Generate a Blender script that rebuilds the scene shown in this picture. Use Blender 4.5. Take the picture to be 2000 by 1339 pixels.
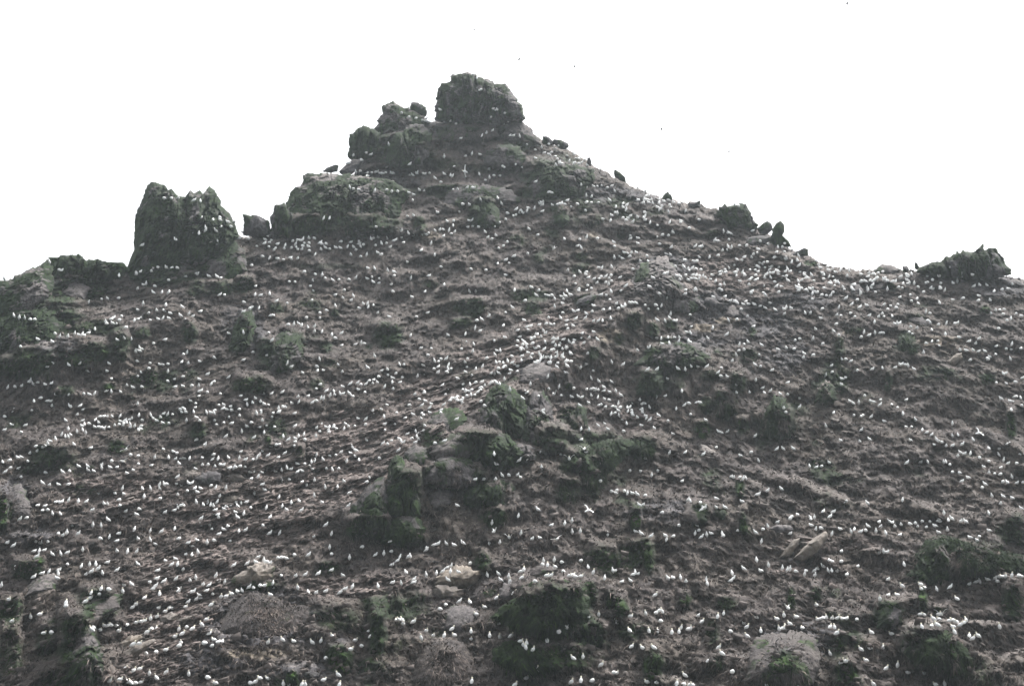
import bpy, math, random
import numpy as np
from mathutils import Matrix, Vector, Euler

for _o in list(bpy.data.objects):
    bpy.data.objects.remove(_o)
scene = bpy.context.scene
COL = scene.collection
R = math.radians

# ------------------------------------------------------------------ camera
PITCH = R(17.0)
FPX = 2747.0                       # focal length in photograph pixels (2000 wide)
CAM = np.array((0.0, 0.0, 3.0))    # the deck of a boat
cd = bpy.data.cameras.new("camera")
cd.sensor_width = 36.0
cd.lens = 36.0 * FPX / 2000.0
cd.clip_start = 0.5
cd.clip_end = 6000.0
cam = bpy.data.objects.new("camera", cd)
cam.location = CAM.tolist()
cam.rotation_euler = (R(90) + PITCH, 0, 0)
COL.objects.link(cam)
scene.camera = cam

# ------------------------------------------------------------------ sky, sun, exposure
SUN_EL, SUN_AZ = R(58), R(35)      # behind the island, a little to the right
world = bpy.data.worlds.new("World")
scene.world = world
world.use_nodes = True
wn = world.node_tree
wn.nodes.clear()
sky = wn.nodes.new("ShaderNodeTexSky")
sky.sky_type = 'NISHITA'
sky.sun_disc = False
sky.sun_elevation = SUN_EL
sky.sun_rotation = SUN_AZ
sky.dust_density = 5.0
sky.air_density = 1.0
hs = wn.nodes.new("ShaderNodeHueSaturation")
hs.inputs['Saturation'].default_value = 0.12     # a closed, colourless cloud cover
bg = wn.nodes.new("ShaderNodeBackground")
bg.inputs['Strength'].default_value = 0.068
wo = wn.nodes.new("ShaderNodeOutputWorld")
wn.links.new(sky.outputs[0], hs.inputs['Color'])
wn.links.new(hs.outputs[0], bg.inputs['Color'])
wn.links.new(bg.outputs[0], wo.inputs['Surface'])

sl = bpy.data.lights.new("sun", 'SUN')
sl.energy = 1.5
sl.angle = R(10)
sl.color = (1.0, 0.97, 0.93)
sun = bpy.data.objects.new("sun", sl)
sun.rotation_euler = Euler((R(90) - SUN_EL, 0, -SUN_AZ + math.pi), 'XYZ')
# a lamp shines along its own -Z: from (sin az, cos az) at the elevation above
_d = Vector((math.sin(SUN_AZ) * math.cos(SUN_EL), math.cos(SUN_AZ) * math.cos(SUN_EL), math.sin(SUN_EL)))
sun.rotation_euler = (-_d).to_track_quat('-Z', 'Y').to_euler()
COL.objects.link(sun)

vs = scene.view_settings
vs.view_transform = 'Standard'
vs.look = 'None'
vs.gamma = 1.0
vs.exposure = 2.36
scene.render.filter_size = 1.45
scene.cycles.max_bounces = 5
scene.cycles.diffuse_bounces = 3
scene.cycles.volume_bounces = 1

# ------------------------------------------------------------------ helpers
rng = np.random.default_rng(7)
CP, SP = math.cos(PITCH), math.sin(PITCH)


def rays(u, v):
    xc = (np.asarray(u, float) - 1000.0) / FPX
    yc = -(np.asarray(v, float) - 669.5) / FPX
    return xc, CP - yc * SP, SP + yc * CP


def point(u, v, Y):
    dx, dy, dz = rays(u, v)
    s = np.asarray(Y, float) / dy
    return np.stack((CAM[0] + dx * s, CAM[1] + dy * s, CAM[2] + dz * s), -1)


def _h(ix, iy, iz, seed):
    n = (ix.astype(np.uint32) * np.uint32(374761393) + iy.astype(np.uint32) * np.uint32(668265263)
         + iz.astype(np.uint32) * np.uint32(2147483647) + np.uint32(seed * 1274126177 & 0xffffffff))
    n = (n ^ (n >> np.uint32(13))) * np.uint32(1274126177)
    n = (n ^ (n >> np.uint32(16))) * np.uint32(2246822519)
    return ((n ^ (n >> np.uint32(15))) & np.uint32(0xffffff)).astype(np.float32) / np.float32(8388608.0) - 1.0


def vnoise(p, scale, seed=0):
    """Smooth 3D value noise in about -1..1; scale is (x, y, z) cells per metre."""
    q = p * np.asarray(scale, np.float64)
    i = np.floor(q)
    f = (q - i).astype(np.float32)
    i = i.astype(np.int64)
    f = f * f * f * (f * (f * 6 - 15) + 10)
    out = 0
    for a in (0, 1):
        wa = f[..., 0] if a else 1 - f[..., 0]
        for b in (0, 1):
            wb = f[..., 1] if b else 1 - f[..., 1]
            for c in (0, 1):
                wc = f[..., 2] if c else 1 - f[..., 2]
                out = out + wa * wb * wc * _h(i[..., 0] + a, i[..., 1] + b, i[..., 2] + c, seed)
    return out


ROT = np.array(((0.8, 0.6, 0.0), (-0.36, 0.48, 0.8), (0.48, -0.64, 0.6)))


def fbm(p, scale, octs=4, seed=0, gain=0.5):
    s = np.asarray((scale,) * 3 if np.isscalar(scale) else scale, float)
    out, a, t = 0, 1.0, 0.0
    for k in range(octs):
        out = out + a * vnoise(p if k == 0 else p + 17.3 * k, s, seed + 11 * k)
        t += a
        a *= gain
        s = s * 2.03
    return out / t


def stepped(p, scale, n, octs, seed, soft=0.3):
    """Noise broken into flat-topped steps, like bedded and jointed rock."""
    q = fbm(p, scale, octs, seed) * n
    k_ = np.floor(q)
    return (k_ + smooth(0.0, soft, q - k_)) / n


def smooth(e0, e1, x):
    t = np.clip((x - e0) / (e1 - e0), 0, 1)
    return t * t * (3 - 2 * t)


def mesh_object(name, verts, faces, mat, parent=None, attrs=None, shade=True):
    me = bpy.data.meshes.new(name)
    verts = np.asarray(verts, np.float32)
    me.vertices.add(len(verts))
    me.vertices.foreach_set("co", verts.ravel())
    if isinstance(faces, np.ndarray):
        n, k = faces.shape
        me.loops.add(n * k)
        me.loops.foreach_set("vertex_index", faces.astype(np.int32).ravel())
        me.polygons.add(n)
        me.polygons.foreach_set("loop_start", np.arange(0, n * k, k, dtype=np.int32))
    else:
        tot = [len(f) for f in faces]
        me.loops.add(sum(tot))
        me.loops.foreach_set("vertex_index", np.array([i for f in faces for i in f], np.int32))
        me.polygons.add(len(faces))
        me.polygons.foreach_set("loop_start", np.concatenate(([0], np.cumsum(tot)[:-1])).astype(np.int32))
    me.update(calc_edges=True)
    me.validate()
    if shade:
        me.polygons.foreach_set("use_smooth", np.ones(len(me.polygons), bool))
    for k, a in (attrs or {}).items():
        at = me.attributes.new(k, 'FLOAT', 'POINT')
        at.data.foreach_set("value", np.asarray(a, np.float32).ravel())
    me.materials.append(mat)
    o = bpy.data.objects.new(name, me)
    COL.objects.link(o)
    if parent:
        o.parent = parent
    return o


def tag(o, label=None, category=None, group=None, kind=None):
    if label:
        o["label"] = label
    if category:
        o["category"] = category
    if group:
        o["group"] = group
    if kind:
        o["kind"] = kind
    return o


class NT:
    """A small helper for node materials."""
    def __init__(self, name):
        self.m = bpy.data.materials.new(name)
        self.m.use_nodes = True
        self.t = self.m.node_tree
        self.t.nodes.clear()

    def n(self, kind, **kw):
        x = self.t.nodes.new(kind)
        for k, v in kw.items():
            setattr(x, k, v)
        return x

    def l(self, a, b):
        self.t.links.new(a, b)

    def noise(self, vec, scale, detail=4, rough=0.55, stretch=None):
        if stretch:
            mp = self.n("ShaderNodeMapping")
            mp.inputs['Scale'].default_value = stretch
            self.l(vec, mp.inputs['Vector'])
            vec = mp.outputs[0]
        x = self.n("ShaderNodeTexNoise")
        x.inputs['Scale'].default_value = scale
        x.inputs['Detail'].default_value = detail
        x.inputs['Roughness'].default_value = rough
        self.l(vec, x.inputs['Vector'])
        return x.outputs['Fac']

    def ramp(self, fac, stops):
        x = self.n("ShaderNodeValToRGB")
        e = x.color_ramp.elements
        while len(e) < len(stops):
            e.new(0.5)
        for k, (p, c) in enumerate(stops):
            e[k].position = p
            e[k].color = (*c, 1)
        self.l(fac, x.inputs[0])
        return x.outputs[0]

    def mix(self, fac, a, b):
        x = self.n("ShaderNodeMix", data_type='RGBA')
        self.l(fac, x.inputs['Factor'])
        for s, i in ((a, 6), (b, 7)):
            if isinstance(s, tuple):
                x.inputs[i].default_value = (*s, 1)
            else:
                self.l(s, x.inputs[i])
        return x.outputs[2]

    def math(self, op, a, b=0.5, clamp=False):
        x = self.n("ShaderNodeMath", operation=op, use_clamp=clamp)
        for s, i in ((a, 0), (b, 1)):
            if isinstance(s, (int, float)):
                x.inputs[i].default_value = s
            else:
                self.l(s, x.inputs[i])
        return x.outputs[0]

    def attr(self, name):
        x = self.n("ShaderNodeAttribute")
        x.attribute_name = name
        return x.outputs['Fac']

    def out(self, color, rough=0.95, bump=None, bstr=0.5, bdist=0.1, spec=0.15):
        b = self.n("ShaderNodeBsdfPrincipled")
        if isinstance(color, tuple):
            b.inputs['Base Color'].default_value = (*color, 1)
        else:
            self.l(color, b.inputs['Base Color'])
        b.inputs['Roughness'].default_value = rough
        b.inputs['Specular IOR Level'].default_value = spec
        if bump is not None:
            bn = self.n("ShaderNodeBump")
            bn.inputs['Strength'].default_value = bstr
            bn.inputs['Distance'].default_value = bdist
            self.l(bump, bn.inputs['Height'])
            self.l(bn.outputs[0], b.inputs['Normal'])
        o = self.n("ShaderNodeOutputMaterial")
        self.l(b.outputs[0], o.inputs['Surface'])
        return self.m


# ------------------------------------------------------------------ materials
def ground_material():
    t = NT("island_ground")
    pos = t.n("ShaderNodeNewGeometry").outputs['Position']
    fib = t.noise(pos, 5.5, 5, 0.72, (1, 1, 0.20))          # matted dead growth hanging down the slope
    med = t.noise(pos, 0.9, 4, 0.6)
    big = t.noise(pos, 0.12, 3, 0.5)
    clump = t.noise(pos, 0.45, 3, 0.6)
    f2 = t.math('ADD', t.math('MULTIPLY', fib, 0.58), t.math('ADD', t.math('MULTIPLY', med, 0.22), t.math('MULTIPLY', clump, 0.20)))
    brown = t.ramp(f2, [(0.30, (0.010, 0.0095, 0.0098)), (0.48, (0.050, 0.0425, 0.041)), (0.66, (0.158, 0.134, 0.127))])
    brown2 = t.ramp(f2, [(0.30, (0.012, 0.011, 0.010)), (0.48, (0.053, 0.0445, 0.039)), (0.66, (0.162, 0.136, 0.118))])
    col = t.mix(t.ramp(big, [(0.42, (0, 0, 0)), (0.62, (1, 1, 1))]), brown, brown2)
    # slate debris
    mpr = t.n("ShaderNodeMapping")
    mpr.inputs['Rotation'].default_value = (0, R(22), 0)
    t.l(pos, mpr.inputs['Vector'])
    pl = t.noise(mpr.outputs[0], 1.5, 5, 0.65, (0.6, 1, 3.6))
    slate = t.ramp(pl, [(0.33, (0.025, 0.021, 0.020)), (0.48, (0.098, 0.081, 0.075)), (0.68, (0.26, 0.212, 0.195))])
    col = t.mix(t.attr("scree"), col, slate)
    # bare rock
    rk = t.noise(pos, 1.7, 6, 0.65, (1, 1, 0.6))
    rock = t.ramp(rk, [(0.3, (0.014, 0.014, 0.0155)), (0.5, (0.049, 0.046, 0.050)), (0.70, (0.125, 0.116, 0.121))])
    col = t.mix(t.attr("rock"), col, rock)
    # ochre and droppings
    col = t.mix(t.attr("ochre"), col, t.ramp(med, [(0.35, (0.10, 0.085, 0.067)), (0.65, (0.225, 0.188, 0.148))]))
    pale = t.math('MULTIPLY', t.attr("pale"), t.ramp(t.noise(pos, 3.2, 4, 0.7, (1, 1, 0.5)), [(0.38, (0, 0, 0)), (0.66, (1, 1, 1))]))
    col = t.mix(pale, col, (0.42, 0.38, 0.355))
    # green algae and moss on the damp faces
    st = t.noise(pos, 2.6, 6, 0.72, (1, 1, 0.20))
    grn = t.ramp(st, [(0.30, (0.0035, 0.0065, 0.004)), (0.48, (0.0075, 0.0145, 0.006)), (0.63, (0.019, 0.042, 0.008)), (0.80, (0.060, 0.110, 0.018))])
    gm = t.math('MULTIPLY', t.attr("green"), t.math('ADD', 0.6, t.math('MULTIPLY', st, 1.2)), True)
    col = t.mix(gm, col, grn)
    col = t.mix(t.math('MULTIPLY', t.attr("bright"), t.ramp(st, [(0.35, (0, 0, 0)), (0.6, (1, 1, 1))])), col, (0.038, 0.085, 0.010))
    bmp = t.math('ADD', t.math('MULTIPLY', fib, 0.6), t.math('MULTIPLY', rk, 0.6))
    return t.out(col, 0.95, bmp, 0.9, 0.22)


def debris_material():
    t = NT("slate_debris")
    info = t.attr("shade")
    pos = t.n("ShaderNodeNewGeometry").outputs['Position']
    col = t.ramp(info, [(0.0, (0.035, 0.030, 0.029)), (0.5, (0.105, 0.087, 0.080)), (0.85, (0.21, 0.17, 0.155)), (1.0, (0.33, 0.275, 0.25))])
    nz = t.noise(pos, 7, 4, 0.6)
    col = t.mix(t.math('MULTIPLY', nz, 0.35), col, (0.06, 0.052, 0.048))
    return t.out(col, 0.85, nz, 0.5, 0.05)


def tuft_material():
    t = NT("dead_growth")
    col = t.ramp(t.attr("shade"), [(0.0, (0.004, 0.007, 0.004)), (0.14, (0.011, 0.023, 0.007)), (0.24, (0.036, 0.075, 0.010)), (0.30, (0.014, 0.012, 0.011)), (0.62, (0.075, 0.063, 0.058)), (1.0, (0.26, 0.215, 0.190))])
    return t.out(col, 1.0, None, spec=0.05)


def bird_material(name, lo, hi):
    t = NT(name)
    pos = t.n("ShaderNodeTexCoord").outputs['Object']
    nz = t.noise(pos, 14, 3, 0.6)
    return t.out(t.ramp(nz, [(0.3, lo), (0.7, hi)]), 0.75, nz, 0.15, 0.01)


M_GROUND = ground_material()
M_DEBRIS = debris_material()
M_TUFT = tuft_material()
M_WHITE = bird_material("white_plumage", (0.86, 0.86, 0.85), (0.93, 0.93, 0.925))
M_HEAD = bird_material("buff_plumage", (0.74, 0.68, 0.52), (0.82, 0.78, 0.66))
M_BLACK = bird_material("black_plumage", (0.012, 0.012, 0.013), (0.03, 0.03, 0.032))
M_BEAK = bird_material("grey_beak", (0.30, 0.33, 0.36), (0.42, 0.45, 0.48))

# ------------------------------------------------------------------ the island
SKY_U = [-900, -400, -100, 0, 45, 90, 140, 200, 240, 300, 400, 460, 475, 530, 560, 590, 690, 705, 740, 800, 850, 1000, 1040, 1060,
         1110, 1150, 1165, 1200, 1222, 1245, 1270, 1300, 1330, 1365, 1372, 1400, 1440, 1475, 1500, 1540, 1580, 1610, 1640, 1665,
         1690, 1730, 1780, 1820, 1900, 1975, 2000, 2200, 2600, 2900]
SKY_V = [1050, 760, 600, 552, 535, 522, 514, 520, 527, 500, 455, 458, 462, 452, 420, 357, 343, 315, 266, 240, 236, 236, 262, 274,
         294, 315, 326, 345, 356, 370, 376, 388, 393, 396, 402, 409, 421, 446, 457, 486, 499, 516, 521, 525,
         526, 522, 528, 531, 527, 539, 545, 640, 850, 1050]
YB_V = [100, 140, 300, 480, 700, 1000, 1339, 1500, 1700]
YB_Y = [272, 266, 254, 224, 190, 155, 126, 113, 104]

# broad ribs and gullies of the slope: u, v, half-sizes, rotation, metres towards (-) or away from (+) the sea
SWELL = [(1090, 690, 210, 60, -35, -7), (880, 860, 170, 55, -38, -6), (1280, 560, 110, 60, -30, -6), (760, 600, 150, 90, -10, 5),
         (330, 600, 190, 60, -30, -5), (80, 660, 110, 110, 0, -6), (1040, 880, 120, 90, 60, -4), (820, 1080, 160, 60, 0, 2.5),
         (1500, 900, 240, 80, 25, 3), (1850, 740, 150, 80, 20, -3), (1330, 720, 110, 50, 10, -3), (1900, 1100, 150, 60, 0, -2),
         (520, 1240, 170, 80, 0, -3), (160, 1290, 110, 120, 30, -4), (1090, 1200, 120, 80, 0, -3), (1850, 1260, 110, 70, 0, -3),
         (1490, 1290, 140, 60, 0, -3), (620, 420, 120, 60, 0, -4), (1090, 350, 70, 60, 0, -4), (860, 290, 150, 50, 0, -3),
         (450, 760, 110, 60, -40, -2.5), (1200, 950, 90, 160, 15, 2), (1130, 430, 120, 40, -20, -2), (1640, 600, 120, 40, 15, -2)]

# damp green faces: u, v, half-width, half-height, strength, brightness
GREEN = [(55, 1113, 34, 20, 1, .1), (78, 1096, 14, 9, 1, .7), (190, 1180, 38, 30, .9, .1), (150, 1262, 36, 66, .9, .05), (18, 1192, 26, 24, .9, .2),
         (20, 1275, 24, 50, .6, .05), (92, 1250, 20, 30, .6, .1), (120, 1325, 40, 22, .6, .15), (495, 1143, 46, 12, .8, .5), (640, 1108, 26, 12, .9, .2), (662, 1288, 26, 26, .95, .7),
         (738, 1240, 18, 46, .95, .2), (570, 1322, 14, 14, 1, .8), (655, 1205, 46, 26, .6, .1), (1075, 1195, 80, 52, 1, .25), (1080, 1200, 18, 26, 1, .8),
         (1090, 1285, 66, 26, .7, .45), (1025, 1302, 30, 26, .7, .5), (1150, 1240, 40, 22, .9, .4), (940, 1098, 16, 20, .9, .3), (1192, 1172, 10, 20, 1, .9),
         (1150, 1162, 18, 30, .9, .5), (1180, 1092, 34, 28, .8, .3), (1268, 1092, 11, 28, 1, .95), (1240, 1080, 40, 26, .8, .4), (1213, 1186, 15, 22, 1, .6),
         (1335, 1172, 14, 17, 1, .7), (1276, 1302, 22, 34, 1, .8), (1418, 1180, 20, 14, .7, .3), (1546, 1166, 8, 20, 1, .7), (1530, 1298, 34, 32, .9, .8),
         (1392, 1236, 14, 30, .8, 0), (1402, 1292, 18, 16, .7, .1), (1592, 1160, 10, 18, .8, .4), (1740, 1198, 30, 24, 1, .25), (1802, 1170, 8, 25, 1, 1),
         (1832, 1196, 10, 12, 1, .6), (1978, 1175, 20, 36, .9, .3), (1652, 1314, 28, 28, .9, .8), (1642, 1262, 16, 18, .9, .6), (1862, 1286, 9, 40, 1, .9),
         (1805, 1270, 46, 46, .7, .1), (1900, 1300, 36, 20, .5, .2), (1930, 1325, 30, 16, .5, .2), (5, 1000, 12, 40, 1, 1), (62, 915, 26, 14, .6, .2), (105, 895, 40, 26, .7, .1),
         (228, 872, 20, 15, .8, .3), (388, 842, 16, 20, .9, .1), (155, 956, 28, 10, .6, .2), (586, 885, 8, 16, 1, .8), (525, 860, 8, 10, .9, .6),
         (1130, 905, 30, 26, 1, .1), (1112, 955, 26, 22, .7, .1), (1250, 870, 30, 20, .9, .1), (1372, 840, 16, 16, 1, .7), (1530, 826, 20, 26, .9, .2),
         (1450, 832, 16, 15, .8, .1), (1243, 1016, 11, 24, 1, .9), (1365, 1005, 22, 20, .9, .1), (1408, 1000, 14, 10, .8, 0), (1450, 1022, 11, 26, 1, .8), (1446, 955, 9, 18, 1, .7),
         (1975, 830, 10, 28, .9, .5), (1980, 1030, 20, 26, .8, .2), (62, 705, 42, 28, .9, .3), (182, 688, 34, 22, 1, .6), (278, 650, 15, 12, .8, .2), (290, 735, 18, 14, .9, .6), (370, 650, 14, 20, .9, 0),
         (236, 676, 18, 26, .8, .1), (125, 762, 20, 12, .6, .2), (50, 615, 55, 40, .9, .2), (120, 575, 40, 26, .7, .2), (190, 562, 20, 16, .8, .3),
         (385, 565, 18, 14, .7, .1), (270, 742, 22, 10, .7, .2), (212, 755, 14, 7, .9, .6), (522, 690, 20, 28, 1, 0), (480, 645, 14, 26, .9, 0), (495, 752, 40, 18, .9, .5),
         (540, 602, 14, 12, .9, 0), (575, 668, 20, 20, .7, .3), (636, 676, 12, 12, .9, .1), (758, 655, 32, 24, .9, .3), (430, 562, 30, 14, .8, .4),
         (478, 556, 22, 16, .8, .1), (618, 748, 14, 10, .6, .2), (655, 610, 8, 8, .8, 0), (915, 600, 40, 17, 1, 0), (898, 632, 22, 12, .9, .2),
         (1022, 576, 24, 13, .8, .1), (1040, 602, 18, 14, .8, .1), (1145, 586, 20, 12, 1, 0), (840, 555, 14, 8, .6, .3), (1160, 690, 12, 14, .8, .1), (1110, 756, 9, 7, .8, .1),
         (1237, 626, 18, 16, .9, .1), (1275, 646, 13, 14, .9, .1), (1312, 634, 14, 10, .7, .2), (1290, 692, 30, 16, .9, .3), (1270, 750, 24, 22, 1, .2),
         (1390, 732, 20, 10, .7, .1), (1462, 695, 14, 13, 1, 0), (1440, 748, 18, 20, .8, .1), (1520, 790, 11, 17, 1, .6), (1470, 650, 6, 14, .8, .2),
         (1380, 792, 14, 14, .7, .1), (1210, 662, 10, 12, .7, .2), (1410, 782, 18, 22, .8, 0), (1772, 658, 16, 13, 1, 0), (1782, 680, 14, 12, .9, .3),
         (1640, 676, 9, 18, .8, 0), (1735, 744, 7, 20, 1, .2), (1930, 737, 15, 12, .9, .5), (1612, 772, 14, 18, .9, .1), (1790, 620, 20, 8, .7, .2),
         (1740, 560, 12, 9, .7, .5), (1925, 605, 10, 8, .7, .6), (948, 410, 16, 20, .9, .1), (1097, 424, 15, 17, .9, .3), (1122, 350, 22, 22, .9, .4),
         (950, 380, 20, 12, .6, .1), (1145, 345, 14, 12, .8, .6), (1585, 515, 14, 7, .8, .2), (1390, 455, 14, 7, .7, .3), (640, 520, 60, 6, .3, .1),
         (1300, 665, 20, 8, .6, .3), (700, 452, 30, 14, .5, .2), (820, 440, 12, 16, .7, .2), (1275, 415, 20, 8, .5, .1), (1050, 505, 14, 10, .6, .2), (1135, 500, 12, 9, .7, .2),
         (870, 320, 30, 14, .5, .2), (1010, 290, 26, 16, .6, .2), (950, 330, 40, 10, .4, .1), (30, 600, 70, 46, 1, .2), (110, 620, 60, 30, .8, .2), (40, 720, 60, 24, .9, .4), (330, 545, 60, 14, .8, .1), (420, 520, 40, 20, .8, .2), (190, 640, 50, 14, .7, .2), (150, 700, 30, 20, .8, .4),
         (720, 1030, 50, 26, .9, .3), (880, 935, 70, 26, .9, .2), (930, 870, 50, 26, .9, .15), (850, 860, 24, 26, .9, .4), (800, 960, 26, 40, .9, .3), (790, 1050, 40, 16, .9, .5), (900, 930, 40, 24, .7, .2), (1000, 890, 60, 18, .7, .2), (1080, 860, 34, 30, .8, .1), (1110, 810, 20, 16, .8, .0), (1150, 860, 50, 20, .7, .1),
         (1160, 930, 26, 40, .7, .1), (970, 1010, 26, 16, .8, .2), (760, 290, 50, 30, .7, .2), (900, 260, 70, 16, .5, .2), (620, 440, 60, 20, .6, .2), (1060, 380, 50, 14, .8, .1), (800, 300, 50, 28, 1, .1), (905, 262, 60, 14, .8, .1), (985, 312, 36, 22, 1, .1), (1062, 345, 40, 28, 1, .1), (870, 374, 60, 14, .8, .1), (720, 440, 60, 22, .8, .2), (600, 440, 60, 22, .9, .2),
         (300, 515, 60, 22, 1, .1), (160, 560, 60, 24, .9, .2), (440, 515, 40, 20, .9, .2), (940, 410, 30, 24, 1, .1), (1000, 250, 30, 12, .7, .1)]
# fans of loose slate
SCREE = [(1100, 640, 80, 46), (1000, 700, 110, 46), (880, 765, 120, 40), (740, 850, 150, 46), (600, 930, 170, 62), (480, 1010, 150, 62), (380, 1110, 120, 62),
         (330, 1220, 90, 62), (300, 1310, 80, 40), (690, 1140, 110, 22), (1500, 545, 150, 36), (1400, 520, 80, 26), (1570, 1112, 60, 12), (1250, 818, 50, 20), (1620, 1060, 110, 12),
         (1100, 805, 60, 14), (1250, 545, 60, 26), (230, 960, 120, 30)]
ROCKY = [(520, 1190, 90, 40), (410, 1290, 60, 30), (110, 565, 50, 22), (420, 1225, 40, 22), (540, 1245, 140, 12), (30, 970, 30, 40), (60, 1050, 50, 20), (1290, 1000, 60, 24),
         (700, 355, 110, 22), (1490, 630, 60, 26), (1300, 520, 60, 20), (1960, 560, 60, 24), (1560, 590, 60, 18), (1040, 715, 40, 14), (1390, 600, 70, 30), (1390, 660, 80, 16), (1560, 1250, 90, 40),
         (480, 640, 40, 40), (110, 680, 40, 22), (620, 1310, 120, 18), (1190, 380, 60, 16), (1270, 385, 50, 14), (920, 250, 120, 20), (1540, 690, 40, 30), (1700, 560, 30, 10)]
OCHRE = [(1375, 640, 26, 7), (1340, 605, 20, 10), (1420, 625, 24, 7), (1190, 655, 22, 14), (1660, 648, 14, 7), (1158, 460, 10, 5), (1090, 370, 4, 12), (500, 1275, 70, 8), (885, 965, 8, 10), (1450, 1345, 60, 14), (1830, 665, 40, 10), (840, 460, 20, 5), (230, 820, 10, 6)]


def blob(u, v, c, r, rot=0.0):
    a = R(rot)
    x, y = u - c[0], v - c[1]
    xr = (x * math.cos(a) + y * math.sin(a)) / r[0]
    yr = (-x * math.sin(a) + y * math.cos(a)) / r[1]
    return xr * xr + yr * yr


def Y0(u, v):
    """Distance from the shore line of the smooth slope seen along (u, v)."""
    u = np.asarray(u, float)
    v = np.asarray(v, float)
    y = np.interp(v, YB_V, YB_Y)
    for (cu, cv, ru, rv, rot, a) in SWELL:
        y = y + a * np.exp(-blob(u, v, (cu, cv), (ru, rv), rot))
    return y


def skyline(u):
    return np.interp(u, SKY_U, SKY_V)


us = np.concatenate((np.linspace(-900, -40, 44)[:-1], np.linspace(-40, 2040, 1090), np.linspace(2040, 2900, 44)[1:]))
NROW = 660
tt = np.linspace(0, 1, NROW) ** 1.06
vs_sky = skyline(us)
_p1 = np.stack((us * 0.08, us * 0, us * 0), -1)
vs_sky = vs_sky + 2.2 * vnoise(_p1, (1, 1, 1), 91) + 2.2 * vnoise(_p1 * 2.7, (1, 1, 1), 92) * (vnoise(_p1 * .3, (1, 1, 1), 93) > 0) + 1.0 * vnoise(_p1 * 5, (1, 1, 1), 94)
U = np.repeat(us[None, :], NROW, 0)
V = vs_sky[None, :] + (1700 - vs_sky[None, :]) * tt[:, None]

Yg = Y0(U, V)
P = point(U, V, Yg)

green = np.zeros(U.shape, np.float32)
bright = np.zeros_like(green)
scree = np.zeros_like(green)
rock = np.zeros_like(green)
ochre = np.zeros_like(green)
# edges of the patches are broken up by noise on the ground itself
n1 = fbm(P, (0.55, 0.35, 0.30), 4, 3)
n2 = fbm(P, (0.5, 0.4, 0.8), 4, 23)
bulge = np.zeros_like(green)
for (cu, cv, ru, rv, s, b) in GREEN:
    m = (np.abs(U - cu) < ru * 2.2) & (np.abs(V - cv) < rv * 2.4)
    if not m.any():
        continue
    d = np.sqrt(blob(U[m], V[m], (cu, cv), (ru, rv))) + 0.55 * n1[m]
    g = s * smooth(1.25, 0.65, d)
    green[m] = np.maximum(green[m], g)
    bright[m] = np.maximum(bright[m], b * smooth(1.0, 0.4, d))
    # the patch is a small cliff: its face stands upright and a ledge runs back above it
    wob = 5.0 * n1[m]
    win = np.clip(1.25 - (np.abs(U[m] - cu) / ru) ** 2.2 + 0.5 * n2[m], 0, 1)
    up = np.clip(cv + rv * 1.05 - V[m] + wob, 0, None)
    upm = rv * 2.0
    face = np.where(up < upm, up, np.clip(upm - (up - upm) * 3.0, 0, None))
    bulge[m] = np.maximum(bulge[m], min(1, s) * win * face)
for lst, arr, k in ((SCREE, scree, n2), (ROCKY, rock, n1), (OCHRE, ochre, n1)):
    for (cu, cv, ru, rv) in lst:
        m = (np.abs(U - cu) < ru * 2.2) & (np.abs(V - cv) < rv * 2.6)
        if m.any():
            d = np.sqrt(blob(U[m], V[m], (cu, cv), (ru, rv))) + 0.5 * k[m]
            arr[m] = np.maximum(arr[m], smooth(1.3, 0.75, d))
# algae also grows here and there on its own
green = np.maximum(green, 0.75 * smooth(0.38, 0.62, fbm(P, (0.16, 0.12, 0.11), 3, 57) + 0.25 * n1) * (1 - 0.8 * scree))

# ledges: long steps that follow the slope round its ribs
k = 0.30 * smooth(1330, 900, V) + 0.03
phase = V - k * np.sqrt((U - 1080.0) ** 2 + 120.0 ** 2) * np.where(U < 1080, 0.9, 1.0)
warp = fbm(P, (0.022, 0.02, 0.03), 2, 77) + 0.25 * fbm(P, (0.2, 0.15, 0.15), 3, 78)
per = np.interp(V, [250, 700, 1339], [26, 38, 60])
phi = phase / per + 2.0 * warp
fr = phi - np.floor(phi)
amp_here = smooth(-0.1, 0.45, fbm(P, (0.06, 0.05, 0.08), 3, 131)) * (1 - 0.55 * scree) + 0.05
dYdv = np.interp(V, [250, 700, 1339], [0.145, 0.13, 0.092])
step = (fr - smooth(0.0, 0.30, fr)) * per * dYdv            # steep risers, short treads
Yd = Yg + step * amp_here * 0.95 * smooth(-0.35, 0.35, fbm(P, (0.11, 0.1, 0.2), 2, 137))
# rock and turf relief
big = fbm(P, 0.06, 3, 5)
ridge = 1 - np.abs(fbm(P, (0.16, 0.16, 0.11), 3, 15)) * 2
mid = fbm(P, (0.45, 0.45, 0.30), 4, 25)
lump = fbm(P, (0.26, 0.2, 0.22), 3, 28)
flute = fbm(P, (1.3, 0.8, 0.20), 3, 35)
fine = fbm(P, (1.7, 1.7, 1.0), 4, 45, 0.6)
flute2 = -np.abs(fbm(P, (0.8, 0.6, 0.10), 3, 39)) * 1.6 + fbm(P, (2.4, 1.4, 0.35), 2, 41) * 0.6
Yd = Yd + 2.4 * big - 1.1 * (ridge - 0.5) + 1.25 * mid * (1 - 0.3 * scree) + 1.3 * lump + 0.75 * flute * (1 - 0.6 * scree) * (0.7 + 1.2 * green) + 0.45 * fine - 0.55 * np.abs(fbm(P, (1.1, 1.0, 1.2), 3, 47)) - 0.7 * np.abs(fbm(P, (0.4, 0.4, 0.5), 3, 49))
_c, _s = math.cos(R(22)), math.sin(R(22))
PR = np.stack((P[..., 0] * _c + P[..., 2] * _s, P[..., 1], -P[..., 0] * _s + P[..., 2] * _c), -1)
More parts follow.
